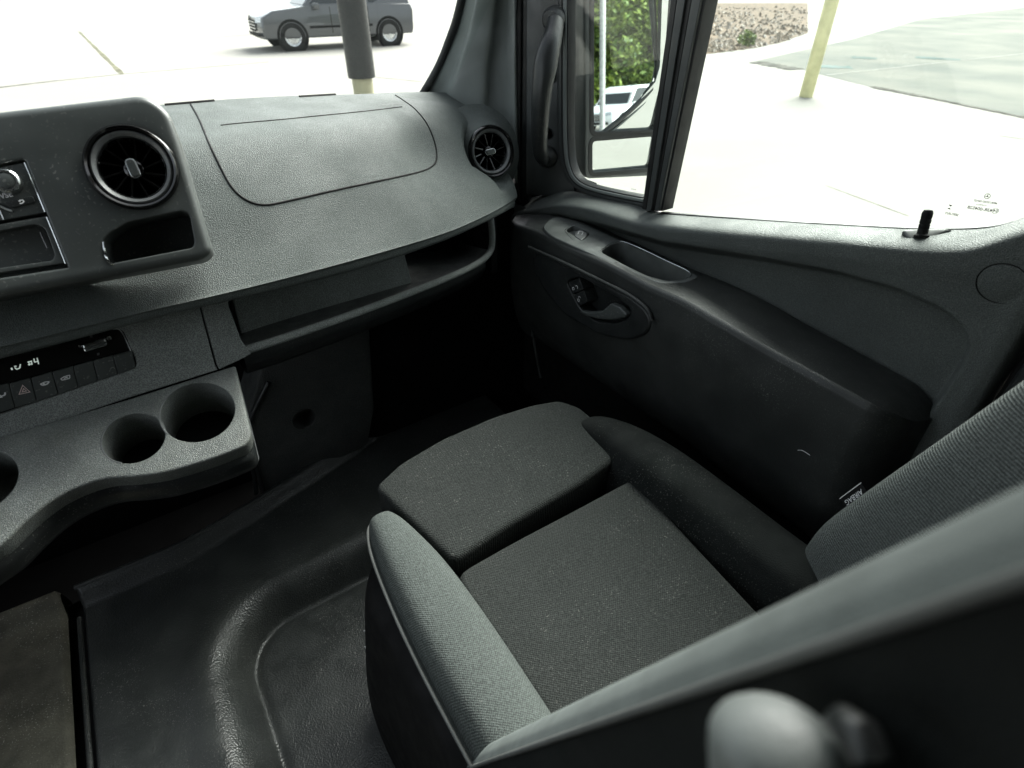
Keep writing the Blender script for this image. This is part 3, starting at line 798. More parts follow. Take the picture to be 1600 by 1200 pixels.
for k in range(9):
    a = k / 9 * 6.283 + .3
    decal('knob_notch', AU, [stroke((AU.px(14, 285)[0] + .0098 * math.cos(a), AU.px(14, 285)[1] + .0098 * math.sin(a)), (AU.px(14, 285)[0] + .0118 * math.cos(a), AU.px(14, 285)[1] + .0118 * math.sin(a)), .0012)], M['bezel'], kn, .0110)
KP = AU.shifted(.0022)
slab('back_key', KP, fillet(KP.pts([(5, 316), (51, 306), (55, 316), (18, 325)]), [.001, .002, .002, .002]), M['smooth'], bez, depth=.004, bevel=.0006)
decal('back_arrow', KP, pstroke(KP, [(30, 313.5), (36, 312.5), (37.5, 315), (35, 317.5), (31, 318)], .0011) + [KP.pts([(28, 314), (32, 311.5), (32.5, 316)])], M['white_print'], bez, .0003)
tube('bright_edge', [AU.at(AU.px(*p), .001) for p in ((-3, 320), (8, 326), (20, 330.5))], .0012, M['satin'], bez, 6)
tube('bright_edge', [AU.at(AU.px(*p), .0006) for p in ((0, 329), (3, 336), (6, 343))], .0006, M['satin'], bez, 6)
bw = AU.px(-5.5, 309)
rot_ = math.atan2(AU.px(11, 305.5)[1] - AU.px(0, 308)[1], AU.px(11, 305.5)[0] - AU.px(0, 308)[0])
lettering('key_lettering', 'BROWSE', AU, .0075, M['white_print'], bez, bw, rot_, bold=True)

# ================================================================== CUP HOLDER TRAY
cup = thing('cup_holder_tray', 'dusty charcoal tray with two open cup holes below the climate panel', 'cup holder')
TP = Plane(ay(310, 644, .775), (0, -math.sin(math.radians(27)), math.cos(math.radians(27))), Vec((0, 1, 0)))
TP = Plane(ay(310, 644, .775), (0, -math.sin(math.radians(27)), math.cos(math.radians(27))))
front = spline([(-220, 1010), (-120, 935), (-40, 880), (0, 853), (40, 815), (80, 783), (120, 762), (165, 748), (215, 744), (262, 737), (330, 717), (372, 701)], 60)
outline = [(-220, 765), (0, 682), (200, 623), (364, 571)] + [(368, 572), (392, 672), (391, 684), (384, 695)] + [tuple(p) for p in reversed(front)]
def circ(c, r, n=44): return [(c[0] + r * math.cos(2 * math.pi * k / n), c[1] + r * math.sin(2 * math.pi * k / n)) for k in range(n)]
c1 = TP.px(309.5, 643); c2 = TP.px(209, 684); c3 = TP.px(-38, 752)
R1 = .0475; R2 = .037
# the two holes run into each other where they meet
slab('tray_top', TP, TP.pts(outline), M['tray'], cup, holes=[(circ(c1, R1), .09, .0018, True), (circ(c2, R2), .085, .0018, True), (circ(c3, .042), .085, .0018, True)], depth=.034, bevel=.004, seg=4)
for c, r, d in ((c1, R1, .089), (c2, R2, .084)):
    lathe('cup_base', TP.at(c, -d), TP.n, [(r * .995, -.001), (r * .9, .0006), (r * .3, .0008), (0, .0008)], M['black'], cup, 40)
# edge highlights on the rims, put in as grey arcs
tube('cup_rim_highlight', [TP.at((c1[0] + (R1 + .0006) * math.cos(t), c1[1] + (R1 + .0006) * math.sin(t)), -.0004) for t in [math.radians(100 + k * 5) for k in range(22)]], .0011, M['knob'], cup, 6)
tube('cup_rim_highlight', [TP.at((c2[0] + (R2 + .0006) * math.cos(t), c2[1] + (R2 + .0006) * math.sin(t)), -.0004) for t in [math.radians(110 + k * 5) for k in range(26)]], .0011, M['knob'], cup, 6)
# skirt round the front
sk = [tuple(p) for p in front] + [(386, 694), (391, 684), (390, 672), (366, 575)]
sk2 = dedupe(TP.pts(sk))
s0 = [TP.at(q, -.030) for q in sk2]
cc = TP.at((0, .12), -.03)
s1 = [p + Vec((0, -.004, -.012)) for p in s0]; s2 = [p + Vec((0, .004, -.034)) for p in s0]; s3 = [p + Vec((0, .03, -.040)) for p in s0]
grid('tray_skirt', [s0, s1, s2, s3], 110, 12, M['smooth'], cup)
tube('skirt_edge_highlight', spline([p + Vec((0, .0020, .0012)) for p in s2], 110), .0014, M['knob'], cup, 6)  # lighter grey puts the highlight along the skirt into the colour

# ================================================================== FOOTWELL
foot = thing('footwell_panel', 'dark grained lower bulkhead panel with round hole beside cup tray', 'panel')
FP = Plane((.15, 1.135, -.85), (0, -1, .04))
hole_c = FP.px(475, 655)
slab('panel', FP, fillet(FP.pts([(412, 560), (430, 500), (520, 478), (575, 470), (585, 640), (575, 694), (428, 771), (412, 766), (402, 735), (390, 690), (386, 655)]), .006), M['grain'], foot, holes=[(circ(hole_c, .027, 32), .04, .003, True)], depth=.10, bevel=.006)
tube('hole_rim', [FP.at((hole_c[0] + .028 * math.cos(t), hole_c[1] + .028 * math.sin(t)), .0005) for t in [math.radians(60 + k * 10) for k in range(22)]], .0016, M['grain'], foot, 6)
ep = FP.shifted(.004)
tube('edge_bead', [ep.at(ep.px(*p)) for p in spline([(420, 597), (406, 625), (394, 650), (389, 672), (391, 700), (402, 735), (413, 770)], 40)], .0055, M['smooth'], foot, 8)
tube('edge_bead', [ep.at(ep.px(*p)) for p in spline([(380, 690), (388, 716), (397, 742), (400, 772)], 30)], .005, M['smooth'], foot, 8)

box('shaded_bulkhead_carpet', (.30, 1.16, -1.2), (.86, 1.20, -.42), M['carpet'], foot)  # near-black sheet: shade deep in the footwell put into the colour
box('shaded_bulkhead_carpet', (-.95, 1.42, -1.3), (.35, 1.46, -.42), M['carpet'], foot)
# ================================================================== PASSENGER SEAT
seat = thing('passenger_seat', 'black cloth passenger seat with separate front thigh pad and raised bolsters', 'seat')
SZ = -.66
def cushion(name, outline, z, thick, rad, dome, m, parent, tilt=(0, 0), ref=(0, 0), n=220, rings=12):
    """upholstered pad: flat outline in x, y with well rounded edges and a slightly domed top"""
    P = ccw(dedupe([tuple(p)[:2] for p in outline]))
    Ls = [0.0]
    for i in range(len(P)): Ls.append(Ls[-1] + (Vec(P[(i + 1) % len(P)]) - Vec(P[i])).length)
    Q = []; j = 0
    for k in range(n):
        s = Ls[-1] * k / n
        while Ls[j + 1] < s: j += 1
        a, b = Vec(P[j]), Vec(P[(j + 1) % len(P)]); Q.append(a.lerp(b, (s - Ls[j]) / max(1e-9, Ls[j + 1] - Ls[j])))
    for _ in range(1): Q = [(Q[i - 1] + Q[i] * 2 + Q[(i + 1) % n]) / 4 for i in range(n)]
    P = [tuple(q) for q in Q]
    cx = sum(p[0] for p in P) / n; cy = sum(p[1] for p in P) / n
    V = []; F = []; R = []
    def zt(x, y): return z + tilt[0] * (x - ref[0]) + tilt[1] * (y - ref[1])
    def ring(p, f): R.append(len(V)); V.extend([Vec((q[0], q[1], zt(*q) + f)) for q in p])
    ring(inset(P, rad * .4), -thick); ring(P, -thick + rad * .6)
    ring(P, -rad)
    for k in range(1, 7):
        a = math.pi / 2 * k / 6
        ring(inset(P, rad * (1 - math.cos(a))), -rad * (1 - math.sin(a)))
    base = inset(P, rad)
    for k in range(1, rings):
        s = 1 - k / rings; pr = [(cx + (q[0] - cx) * s, cy + (q[1] - cy) * s) for q in base]
        R.append(len(V)); V.extend([Vec((q[0], q[1], zt(*q) + dome * (1 - math.exp(-max(0, sdist(q, base)) / .035)))) for q in pr])
    for a, b in zip(R, R[1:]):
        for i in range(n): F.append((a + i - 1 if i else a + n - 1, a + i, b + i, b + i - 1 if i else b + n - 1))
    V.append(Vec((cx, cy, zt(cx, cy) + dome * (1 - math.exp(-sdist((cx, cy), base) / .035))))); k = len(V) - 1
    for i in range(n): F.append((R[-1] + (i - 1 if i else n - 1), R[-1] + i, k))
    me = mesh_of(name, V, F); bm = bmesh.new(); bm.from_mesh(me); bm.verts.ensure_lookup_table()
    vs = [bm.verts[i] for i in range(R[7], len(V))]
    for _ in range(40): bmesh.ops.smooth_vert(bm, verts=vs, factor=.5, use_axis_x=False, use_axis_y=False, use_axis_z=True)
    bm.to_mesh(me); bm.free(); me.polygons.foreach_set('use_smooth', [True] * len(me.polygons))
    return link(name, me, m, parent)
def zpts(l, z=SZ): return [tuple(az(*p, z))[:2] for p in l]
thigh = fillet(zpts([(586, 766), (625, 730), (690, 692), (770, 657), (830, 638), (873, 630), (905, 640), (945, 672), (977, 708), (900, 762), (800, 820), (708, 880), (648, 824)]), .012, 6)
cushion('thigh_pad', thigh, SZ + .008, .10, .011, .002, M['fabric'], seat, tilt=(0, .03), ref=(.37, .55))
cen = fillet(zpts([(706, 893), (800, 840), (900, 788), (986, 742), (1000, 748), (1100, 850), (1215, 965)]) + [(.545, -.02), (.20, -.02)] + zpts([(862, 1120), (780, 1000)]), .024, 6)
cushion('seat_centre', cen, SZ - .006, .10, .014, .0, M['fabric'], seat, tilt=(0, .045), ref=(.37, .40))
tb = box('seat_pan', (.165, -.15, SZ - .26), (.575, .60, SZ - .07), M['black'], seat, .03)
def bolster(name, stations, m, parent, n=40, nv=16, fl_=.42):
    """long side cushion: stations of (y, x_inner, x_outer, z_top, z_base)"""
    rws = [[] for _ in range(9)]
    for y, xi, xo, zt, zb in stations:
        xm = (xi + xo) / 2; hw = (xo - xi) / 2
        for k in range(9):
            a = math.pi * k / 8; ca = -math.cos(a); sa = math.sin(a)
            sx = math.copysign(abs(ca) ** .70, ca); rws[k].append(Vec((xm + hw * sx, y, zb + (zt - zb) * sa ** fl_)))
    return grid(name, rws, n, nv * 3, m, parent)
# left bolster (nearest the centre of the cab)
bolster('bolster', [(.596, .163, .158, -.690, -.70), (.590, .178, .143, -.662, -.72), (.575, .186, .134, -.648, -.75), (.54, .194, .126, -.638, -.75), (.46, .205, .115, -.632, -.75), (.36, .208, .108, -.630, -.75), (.24, .205, .106, -.628, -.75), (.10, .20, .105, -.625, -.75), (-.06, .20, .105, -.62, -.75)], M['lit_dusty_bolster'], seat)
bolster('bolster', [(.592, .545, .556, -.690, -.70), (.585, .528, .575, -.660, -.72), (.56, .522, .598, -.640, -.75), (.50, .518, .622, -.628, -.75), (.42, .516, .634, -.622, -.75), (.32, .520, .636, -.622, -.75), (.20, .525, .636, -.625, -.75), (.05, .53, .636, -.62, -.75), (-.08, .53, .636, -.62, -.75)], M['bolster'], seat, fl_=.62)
# piping along the outer edge of the near bolster
tube('piping', spline([Vec((.152, .594, -.676)), Vec((.136, .575, -.668)), Vec((.122, .53, -.668)), Vec((.111, .44, -.668)), Vec((.105, .34, -.668)), Vec((.103, .2, -.668)), Vec((.103, 0, -.668))], 50), .0022, M['piping'], seat, 8)
# plastic side shield and runner
shield = [[Vec((x, y, z)) for y in (.56, .50, .40, .28, .12, -.1)] for x, z in ((.128, -.70), (.098, -.715), (.088, -.75), (.076, -.83), (.064, -.92), (.06, -1.0), (.062, -1.09))]
for r in shield:
    r[0].x += .03; r[0].z -= .01
grid('side_shield', shield, 40, 24, M['black'], seat)
box('seat_base', (.10, -.1, FL - .06), (.60, .50, SZ - .24), M['black'], seat, .02)
bar = [[Vec((x, y, z)) for y in (.58, .50, .40, .25, .1)] for x, z in ((.055, -.84), (.045, -.86), (.044, -.90), (.055, -.93))]
for r in bar: r[0].x += .05
#grid('seat_rail_cover', bar, 30, 12, M['black'], seat)
tgp = az(569, 985, -.90)
for px_, py_, L_ in ((569, 985, .020), (570, 1010, .018)):
    p = az(px_, py_, -.86)
    tube('paper_tag', [p, p + Vec((.003, -.004, -.006)), p + Vec((.001, -.002, -.006)) - ZU * L_ * .4], [.0012, .0022, .0008], M['white_print'], seat, 6)

# backrest: stations up its height; front edges at x = .14 (near) and x = .60 (far)
def yb(z): return .185 + (-.545 - z) * .385
def yf(z): return .157 + (-.52 - z) * .335 - .02 * sstep(-.55, -.68, z)
zs = [-.74, -.66, -.58, -.50, -.42, -.34, -.26, -.18, -.10, -.02, .06, .12]
def brow(fx): return [fx(z) for z in zs]
def topf(z): return 1 - .9 * sstep(.04, .125, z)
near_rows = [
    brow(lambda z: Vec((.125, yb(z) - .30, z))),
    brow(lambda z: Vec((.115, yb(z) - .16, z))),
    brow(lambda z: Vec((.107, yb(z) - .05, z))),
    brow(lambda z: Vec((.104, yb(z) - .007, z))),
]
grid('backrest_side', near_rows, 60, 20, M['side_cloth'], seat)
bf = [
    brow(lambda z: Vec((.1045, yb(z) - .007, z))),
    brow(lambda z: Vec((.107, yb(z) - .0045, z))),
    brow(lambda z: Vec((.113, yb(z) - .0005, z))),
    brow(lambda z: Vec((.126, yb(z) + .002, z))),
    brow(lambda z: Vec((.142, yb(z) - .005, z))),
    brow(lambda z: Vec((.163, yb(z) - .030, z))),
    brow(lambda z: Vec((.185, yb(z) - .075, z))),
]
grid('backrest_bolster', bf, 70, 36, M['rim_cloth'], seat)
bc_ = [
    brow(lambda z: Vec((.183, yb(z) - .072, z))),
    brow(lambda z: Vec((.20, yb(z) - .090, z))),
    brow(lambda z: Vec((.30, (yb(z) + yf(z)) / 2 - .098, z))),
    brow(lambda z: Vec((.44, yf(z) - .100, z))),
    brow(lambda z: Vec((.525, yf(z) - .092, z))),
    brow(lambda z: Vec((.545, yf(z) - .082, z))),
]
grid('backrest_centre', bc_, 60, 40, M['fabric'], seat)
bfar = [
    brow(lambda z: Vec((.54, yf(z) - .085, z))),
    brow(lambda z: Vec((.562, yf(z) - .045, z))),
    brow(lambda z: Vec((.585, yf(z) - .010, z))),
    brow(lambda z: Vec((.605, yf(z) + .002, z))),
    brow(lambda z: Vec((.625, yf(z) - .008, z))),
    brow(lambda z: Vec((.640, yf(z) - .045, z))),
    brow(lambda z: Vec((.642, yf(z) - .16, z))),
    brow(lambda z: Vec((.62, yf(z) - .30, z))),
]
far_b = grid('backrest_bolster', bfar, 70, 44, M['rib'], seat)
tube('piping', spline([Vec((.1025, yb(z) - .007, z)) for z in zs[1:]], 60), .0019, M['piping'], seat, 8)
box('backrest_shell', (.12, -.42, -.70), (.62, -.20, -.30), M['black'], seat, .03)
# small label sewn into the far seam
zl = [-.555, -.547, -.539, -.531, -.523, -.515]
la = [Vec((.628, yf(z) - .004, z)) for z in zl]; lb = [p + Vec((.008, .0165, .003)) for p in la]
grid('sewn_label', [la, lb], 12, 2, M['black'], seat)
p0 = (lb[0] + la[0]) / 2; p1 = (lb[-1] + la[-1]) / 2
ln = (p1 - p0).cross(lb[2] - la[2]).normalized()
if ln.dot(p0) > 0: ln = -ln
TLP = Plane((p0 + p1) / 2, ln); TLP.e1 = (p0 - p1).normalized(); TLP.e2 = TLP.n.cross(TLP.e1)
lettering('label_lettering', 'AIRBAG', TLP, .0095, M['white_print'], seat, h=.0012)
tube('label_edge', lb, .0005, M['white_print'], seat, 5)
# folding armrest at the inboard side, only its rounded end in view
arm = thing('seat_armrest', 'pale rounded end of folding armrest beside the seat backrest', 'armrest')
ac = ax(1214, 1128, .080)
ad = Vec((-.10, -.35, -.93)).normalized()
ar = []
for k in range(34):
    t_ = (k / 33) ** 2; ar.append((ac + ad * (t_ * .20), .0130 * min(1, math.sqrt(max(.0, 1 - (1 - min(1, t_ / .05)) ** 3)) + .01)))
tube('pad', [p for p, r in ar], [r for p, r in ar], M['cap'], arm, 24, flat=(1.0, 1.15))
tube('pad_seam', [ar[20][0], ar[20][0] + ad * .0008], ar[20][1] * 1.012, M['black'], arm, 24, flat=(1.0, 1.15))
tube('hinge', [ax(1296, 1128, .088), ax(1318, 1130, .086), ax(1345, 1150, .084), ax(1360, 1190, .082)], [.0015, .0035, .004, .004], M['smooth'], arm, 12)

# ================================================================== PASSENGER DOOR
door = thing('passenger_door', 'black grained passenger door with armrest, switch panel and large side window', 'door')
YS = [1.16, 1.10, 1.05, 1.00, .95, .90, .85, .80, .74, .68, .60, .52, .44, .37, .31, .26, .22, .19, .165, .145]
rw = [
    row_at([(790, 330), (815, 314), (850, 304), (890, 299), (916, 303), (960, 312), (1003, 320), (1030, 332), (1200, 344), (1300, 350), (1450, 357), (1530, 355), (1580, 347), (1640, 325)], lambda a, b: ax(a, b, .845), 1, YS),
    row_at([(792, 338), (822, 327), (855, 319), (887, 318), (930, 325), (980, 340), (1030, 350), (1180, 364), (1300, 373), (1450, 386), (1530, 382), (1600, 358), (1680, 330)], lambda a, b: ax(a, b, .795), 1, YS),
    row_at([(796, 346), (830, 335), (860, 328), (887, 329), (930, 339), (980, 357), (1030, 369), (1180, 385), (1300, 396), (1450, 411), (1530, 409), (1620, 382), (1700, 350)], lambda a, b: ax(a, b, .788), 1, YS),
    row_at([(790, 352), (830, 344), (892, 350), (950, 371), (1030, 395), (1180, 420), (1300, 440), (1430, 470), (1520, 490), (1640, 500)], lambda a, b: ax(a, b, .795), 1, YS),
]
rw += [[Vec((.800, y, -.47)) for y in YS], [Vec((.800, y, -.60)) for y in YS], [Vec((.80, y, -1.05)) for y in YS]]
for r in rw:
    e = r[-1]; r.append(e + Vec((.012, -.012, 0))); r.append(e + Vec((.07, -.016, 0)))
SCOOP = [(820, 341), (870, 336), (935, 350), (1030, 378), (1180, 402), (1300, 424), (1400, 452), (1470, 484), (1502, 512), (1513, 543), (1500, 577), (1440, 665), (1330, 800), (1000, 900), (780, 700), (790, 400)]
def door_warp(p):
    if p.x > .83: return p
    d = sdist(pix(p), SCOOP)
    return p + Vec((.034, 0, 0)) * sstep(-4, 17, d)
trim = grid('door_trim', rw, 190, 120, M['door'], door, warp=door_warp, keep=lambda c: c.z > -.60)
grid('shaded_map_pocket', rw, 60, 60, M['black'], door, warp=door_warp, keep=lambda c: c.z <= -.585)  # lower trim in shadow: its darkness is put into the black material
DB = bvh_of([trim])
# armrest block
AY = [1.085, 1.08, 1.06, 1.02, .96, .90, .84, .78, .70, .62, .54, .46, .38, .31, .26, .23, .215, .20, .185, .177, .17]
def xin(y): 
    k = 0.0
    if y < .228: k = 1 - math.sqrt(max(0, 1 - ((.228 - y) / .0585) ** 2))
    if y > 1.03: k = max(k, .35 * ((y - 1.03) / .055) ** 2)
    return k
a0 = row_at([(790, 338), (805, 337), (862, 332), (892, 340), (935, 360), (980, 380), (1030, 402), (1080, 426), (1097, 431), (1180, 470), (1250, 510), (1400, 592), (1500, 650)], lambda a, b: ax(a, b, .808), 1, AY)
a1 = row_at([(780, 338), (797, 347), (847, 363), (905, 392), (940, 405), (1005, 440), (1080, 474), (1180, 532), (1345, 622), (1440, 680)], lambda a, b: ax(a, b, .715), 1, AY)
def ins(r, dx, dz): return [Vec((p.x + dx, p.y, p.z + dz)) for p in r]
arm_rows = [ins(a0, .02, -.004), a0, [a0[i].lerp(a1[i], .5) + ZU * .001 for i in range(len(AY))], [a0[i].lerp(a1[i], .90) for i in range(len(AY))], [a0[i].lerp(a1[i], .985) - ZU * .0008 for i in range(len(AY))], ins(a1, -.0035, -.006), ins(a1, -.006, -.020), ins(a1, -.009, -.08), ins(a1, .0, -.20), ins(a1, .035, -.30), ins(a1, .10, -.33)]
for r in arm_rows:
    for i, p in enumerate(r):
        k = xin(AY[i])
        if r is not arm_rows[-1]: p.z -= .026 * max(0, (.225 - AY[i]) / .055) ** 2.2
        if p.x < .80: p.x = p.x + (.812 - p.x) * k
AP = Plane(ax(905, 392, .715), (ax(1080, 426, .808) - ax(905, 392, .715)).cross(ax(892, 340, .808) - ax(905, 392, .715)))
if AP.n.z < 0: AP = Plane(AP.o, -AP.n)
AP = AP.shifted(.0045)
PK = fillet([(937, 393), (956, 381), (972, 378), (1000, 389), (1040, 408), (1074, 424), (1080, 430), (1068, 437), (1042, 439), (1012, 431), (975, 413)], 8, 5)
SW = fillet([(883, 360), (896, 352), (923, 364), (911, 376)], 5, 4)
HR = fillet([(884, 440), (905, 432), (960, 462), (985, 482), (984, 496), (962, 506), (930, 502), (905, 482)], 8, 5)
def cut_arm(c):
    q = pix(c)
    if c.x < .72 and sdist(q, HR) > -3: return False
    return not (c.z > -.50 and c.x > .70 and (sdist(q, PK) > -3 or sdist(q, SW) > -2))
armr = grid('armrest', arm_rows, 200, 90, M['arm'], door, keep=cut_arm)
SWP = fillet([(846, 354), (866, 337), (905, 345), (960, 371), (1030, 402), (1082, 425), (1094, 432), (1072, 443), (1030, 443), (985, 424), (940, 404), (895, 384), (860, 368)], 10, 5)
slab('switch_panel', AP, AP.pts(SWP), M['switch'], door, holes=[(AP.pts(PK), .05, .0012, True), (AP.pts(SW), .010, .0008, True)], depth=.012, bevel=.0025)
tube('pocket_edge', [AP.at(AP.px(*p), .0003) for p in spline([(937, 394), (939, 391), (955, 381), (972, 377.5), (1000, 388), (1040, 407), (1073, 422.5), (1080, 430), (1075, 434)], 50)], .0008, M['satin'], door, 6)
q_ = AP.shifted(.0015)
slab('window_switch', q_, fillet(q_.pts([(899, 362), (908, 358), (918, 364), (916, 370), (908, 375), (898, 369)]), .003), M['lever'], door, depth=.01, bevel=.0018)
decal('switch_symbol', q_, pstroke(q_, [(903, 366), (905, 361), (911, 363), (909, 367)], .0009), M['white_print'], door, .0004)
tube('switch_edge', [AP.at(AP.px(*p), .0004) for p in spline([(896, 375), (886, 365), (883, 360), (890, 355), (898, 352)], 18)], .0005, M['satin'], door, 5)
# inner handle: dished surround, lever and the two lock buttons
HP = Plane(ax(930, 470, .698), (-1, -.02, .10))
slab('handle_surround', HP, fillet(HP.pts([(836, 392), (880, 412), (940, 441), (985, 464), (1010, 484), (1019, 503), (1010, 522), (980, 533), (930, 522), (880, 492), (846, 450), (830, 412)]), .02), M['smooth'], door, holes=[(HP.pts(HR), .035, .003, True)], depth=.02, bevel=.007, seg=4)
tube('surround_edge', [HP.at(HP.px(*p), .003) for p in spline([(828, 386), (880, 409), (940, 438), (985, 461), (1012, 482), (1020, 500)], 40)], .0038, M['arm'], door, 8)
hq = HP.shifted(-.004)
for poly in ([(886, 441), (905, 434), (911, 452), (893, 460)], [(893, 461), (912, 454), (918, 471), (902, 481)]):
    slab('lock_button', hq, fillet(hq.pts(poly), .0015), M['smooth'], door, depth=.03, bevel=.001)
decal('unlock_symbol', hq, arc(hq.px(896, 451), .0028, 0, 360, .0012, 12) + arc(hq.px(901, 449), .0035, -30, 160, .0011, 8), M['white_print'], door, .0004)
decal('lock_symbol', hq, arc(hq.px(904, 469), .0028, 0, 360, .0012, 12) + arc(hq.px(905.5, 465), .0026, 0, 200, .0011, 8), M['white_print'], door, .0004)
hl = HP.shifted(.004)
slab('door_lever', hl, fillet(hl.pts([(905, 486), (920, 488), (940, 487), (954, 474), (968, 480), (979, 491), (977, 496), (958, 500), (935, 499), (912, 493)]), .004), M['bezel'], door, depth=.012, bevel=.003)
# lower door pocket edge
tube('door_edge', [ax(800, 345, .735), ax(805, 380, .735), ax(815, 430, .735), ax(830, 510, .735), ax(845, 590, .735)], .004, M['arm'], door, 8)
# round cap on the rear of the trim
h, n = cast(DB, 1565, 443)
lathe('trim_cap', h, n, [(.0235, -.004), (.0225, .0002), (.0205, .0010), (0, .0012)], M['door'], door, 40)
lathe('cap_gap', h, n, [(.0245, .0004), (.0238, .0007), (.0230, .0002)], M['black'], door, 40)
# curved fibre lying on the armrest face
hb = bvh_of([armr])
fp = [cast(hb, *p)[0] for p in spline([(1247, 703), (1255, 704), (1266, 711)], 8)]
fp = [p + Vec((-.0008, 0, 0)) for p in fp if p is not None]
if len(fp) > 2:
    fib = tube('fibre', fp, .0004, M['white_print'], None, 5); tag(fib, 'tiny curled white fibre stuck low on the door armrest face', 'fibre')
# glass, seals and frames
GX = .852
GP = Plane((GX, .5, -.2), (-1, 0, 0))
gl = GP.pts([(1032, 330), (1200, 342), (1300, 348), (1450, 355), (1530, 353), (1580, 346), (1625, 332), (1680, 270), (1720, 100), (1740, -200), (1115, -200), (1092, 0)])
pane = slab('window_pane', GP, gl, M['glass'], door, depth=.004, bevel=.0005, seg=1, back=True)
q_ = GP.pts([(880, 262), (893, 283), (916, 299), (960, 311), (1006, 320), (1040, 180), (1086, -20), (1130, -200), (872, -200)])
slab('quarter_pane', GP, q_, M['glass'], door, depth=.004, bevel=.0005, seg=1, back=True)
def ribbon(name, pl, a, b, m, parent, depth=.012, bevel=.0015):
    A = [tuple(p) for p in spline(a, 40)]; B = [tuple(p) for p in spline(b, 40)]
    return slab(name, pl, pl.pts(A + B[::-1]), m, parent, depth=depth, bevel=bevel, seg=2, back=True)
G1 = Plane((.842, .5, -.2), (-1, 0, 0))
ribbon('sill_seal', G1, [(1030, 332), (1200, 344), (1300, 350), (1450, 357), (1530, 355), (1580, 347), (1640, 325)], [(1030, 335), (1200, 347), (1300, 353), (1450, 360), (1530, 358), (1582, 350), (1642, 328)], M['seal'], door, .01, .0008)
ribbon('sill_trim', G1.shifted(.001), [(1030, 335), (1200, 347), (1300, 353), (1450, 360), (1530, 358), (1582, 350), (1642, 328)], [(1030, 338.5), (1200, 350.5), (1300, 357), (1450, 364), (1530, 362), (1584, 354), (1644, 332)], M['pillar'], door, .01, .0012)
# quarter window surround
for nm, o1, o2, m_, hgt in (('window_frame', 0, 5, 'frame', .004), ('window_seal', 5, 7, 'seal', .002), ('window_frame', 7, 12, 'pillar', .004), ('window_seal', 12, 15, 'seal', .001)):
    pa = lambda o: [(872 + o, -220), (872 + o, 60), (872 + o, 180), (873.5 + o, 235), (878 + o * .95, 263 - o * .2), (890 + o * .8, 287 - o * .55), (914 + o * .5, 302 - o * .8), (958, 314 - o), (1004, 323 - o)]
    ribbon(nm, G1.shifted(hgt), pa(o1), pa(o2), M[m_], door, .02)
# divider bar between the two panes, in its ribs
for a, b, c, d, m_, hgt in ((1039, 1048, 1002, 1009, 'seal', .004), (1048, 1060, 1009, 1017, 'frame', .010), (1060, 1069, 1017, 1022, 'seal', .005), (1069, 1082, 1022, 1029, 'frame', .012), (1082, 1089, 1029, 1034, 'seal', .006)):
    k = (a - c) / 264.
    slab('divider_rib', G1.shifted(hgt), G1.shifted(hgt).pts([(c, 330), (a + k * 280, -220), (b + (b - d) / 264. * 280, -220), (d, 330)]), M[m_], door, depth=.03, bevel=.0022, back=True)
# lock pin on its small base
h, n = cast(DB, 1449, 366)
LKP = Plane(h + Vec((-.001, 0, .003)), (-.55, 0, .83))
slab('pin_base', LKP, LKP.pts(spline([(1412, 359), (1413, 366), (1420, 373), (1433, 377), (1450, 374), (1468, 367), (1487, 358), (1450, 356.5)], 40, True)), M['frame'], door, depth=.02, bevel=.003)
kb = LKP.at(LKP.px(1440, 369)); kd = (ax(1446, 346, kb.x + .004) - kb).normalized()
lathe('lock_pin', kb, kd, [(.0085, -.002), (.0085, .001), (.0062, .003), (.0062, .008), (.0056, .009), (.0062, .010), (.0062, .014), (.0056, .015), (.0062, .016), (.0062, .020), (.0056, .021), (.0062, .022), (.0062, .028), (.0048, .0315), (0, .0325)], M['black'], door, 20)
# etched marks on the glass, mirror-written as seen from inside
EP = GP.shifted(.0008)
def ex(x, y): return EP.px(x, y)
sx, sy = Vec(ex(1560, 328)) - Vec(ex(1540, 328)), 0
er = math.atan2(ex(1560, 331)[1] - ex(1520, 325)[1], ex(1560, 331)[0] - ex(1520, 325)[0])
u = (Vec(ex(1560, 330)) - Vec(ex(1559, 330))).length     # one pixel on the glass
star = arc(ex(1543, 306.5), 4.6 * u, 0, 360, 1.0 * u, 24)
for k in range(3):
    a = math.radians(90 + 120 * k); c = ex(1543, 306.5)
    star.append([(c[0] + 4.6 * u * math.cos(a), c[1] + 4.6 * u * math.sin(a)), (c[0] + 1.1 * u * math.cos(a + 1.05), c[1] + 1.1 * u * math.sin(a + 1.05)), c, (c[0] + 1.1 * u * math.cos(a - 1.05), c[1] + 1.1 * u * math.sin(a - 1.05))])
decal('etched_star', EP, star, M['dark_print'], door)
decal('etched_e_mark', EP, arc(ex(1555.5, 329.5), 5.2 * u, 0, 360, .7 * u, 24), M['dark_print'], door)
lettering('etched_e_mark', 'E4', EP, 8 * u, M['dark_print'], door, ex(1555.5, 329.5), er, True, bold=True)
lettering('etched_number', '43R-004528', EP, 8.5 * u, M['dark_print'], door, ex(1531, 326.5), er, True, bold=True)
lettering('etched_line', 'MERCEDES-BENZ', EP, 5 * u, M['dark_print'], door, ex(1540, 315.5), er, True, bold=True)
lettering('etched_line', 'TEMPERED', EP, 4.0 * u, M['dark_print'], door, ex(1534, 320.5), er, True)
lettering('etched_line', 'SEKURIT', EP, 6.5 * u, M['dark_print'], door, ex(1487, 334.5), er, True, bold=True)
hg = ex(1484.5, 323.5)
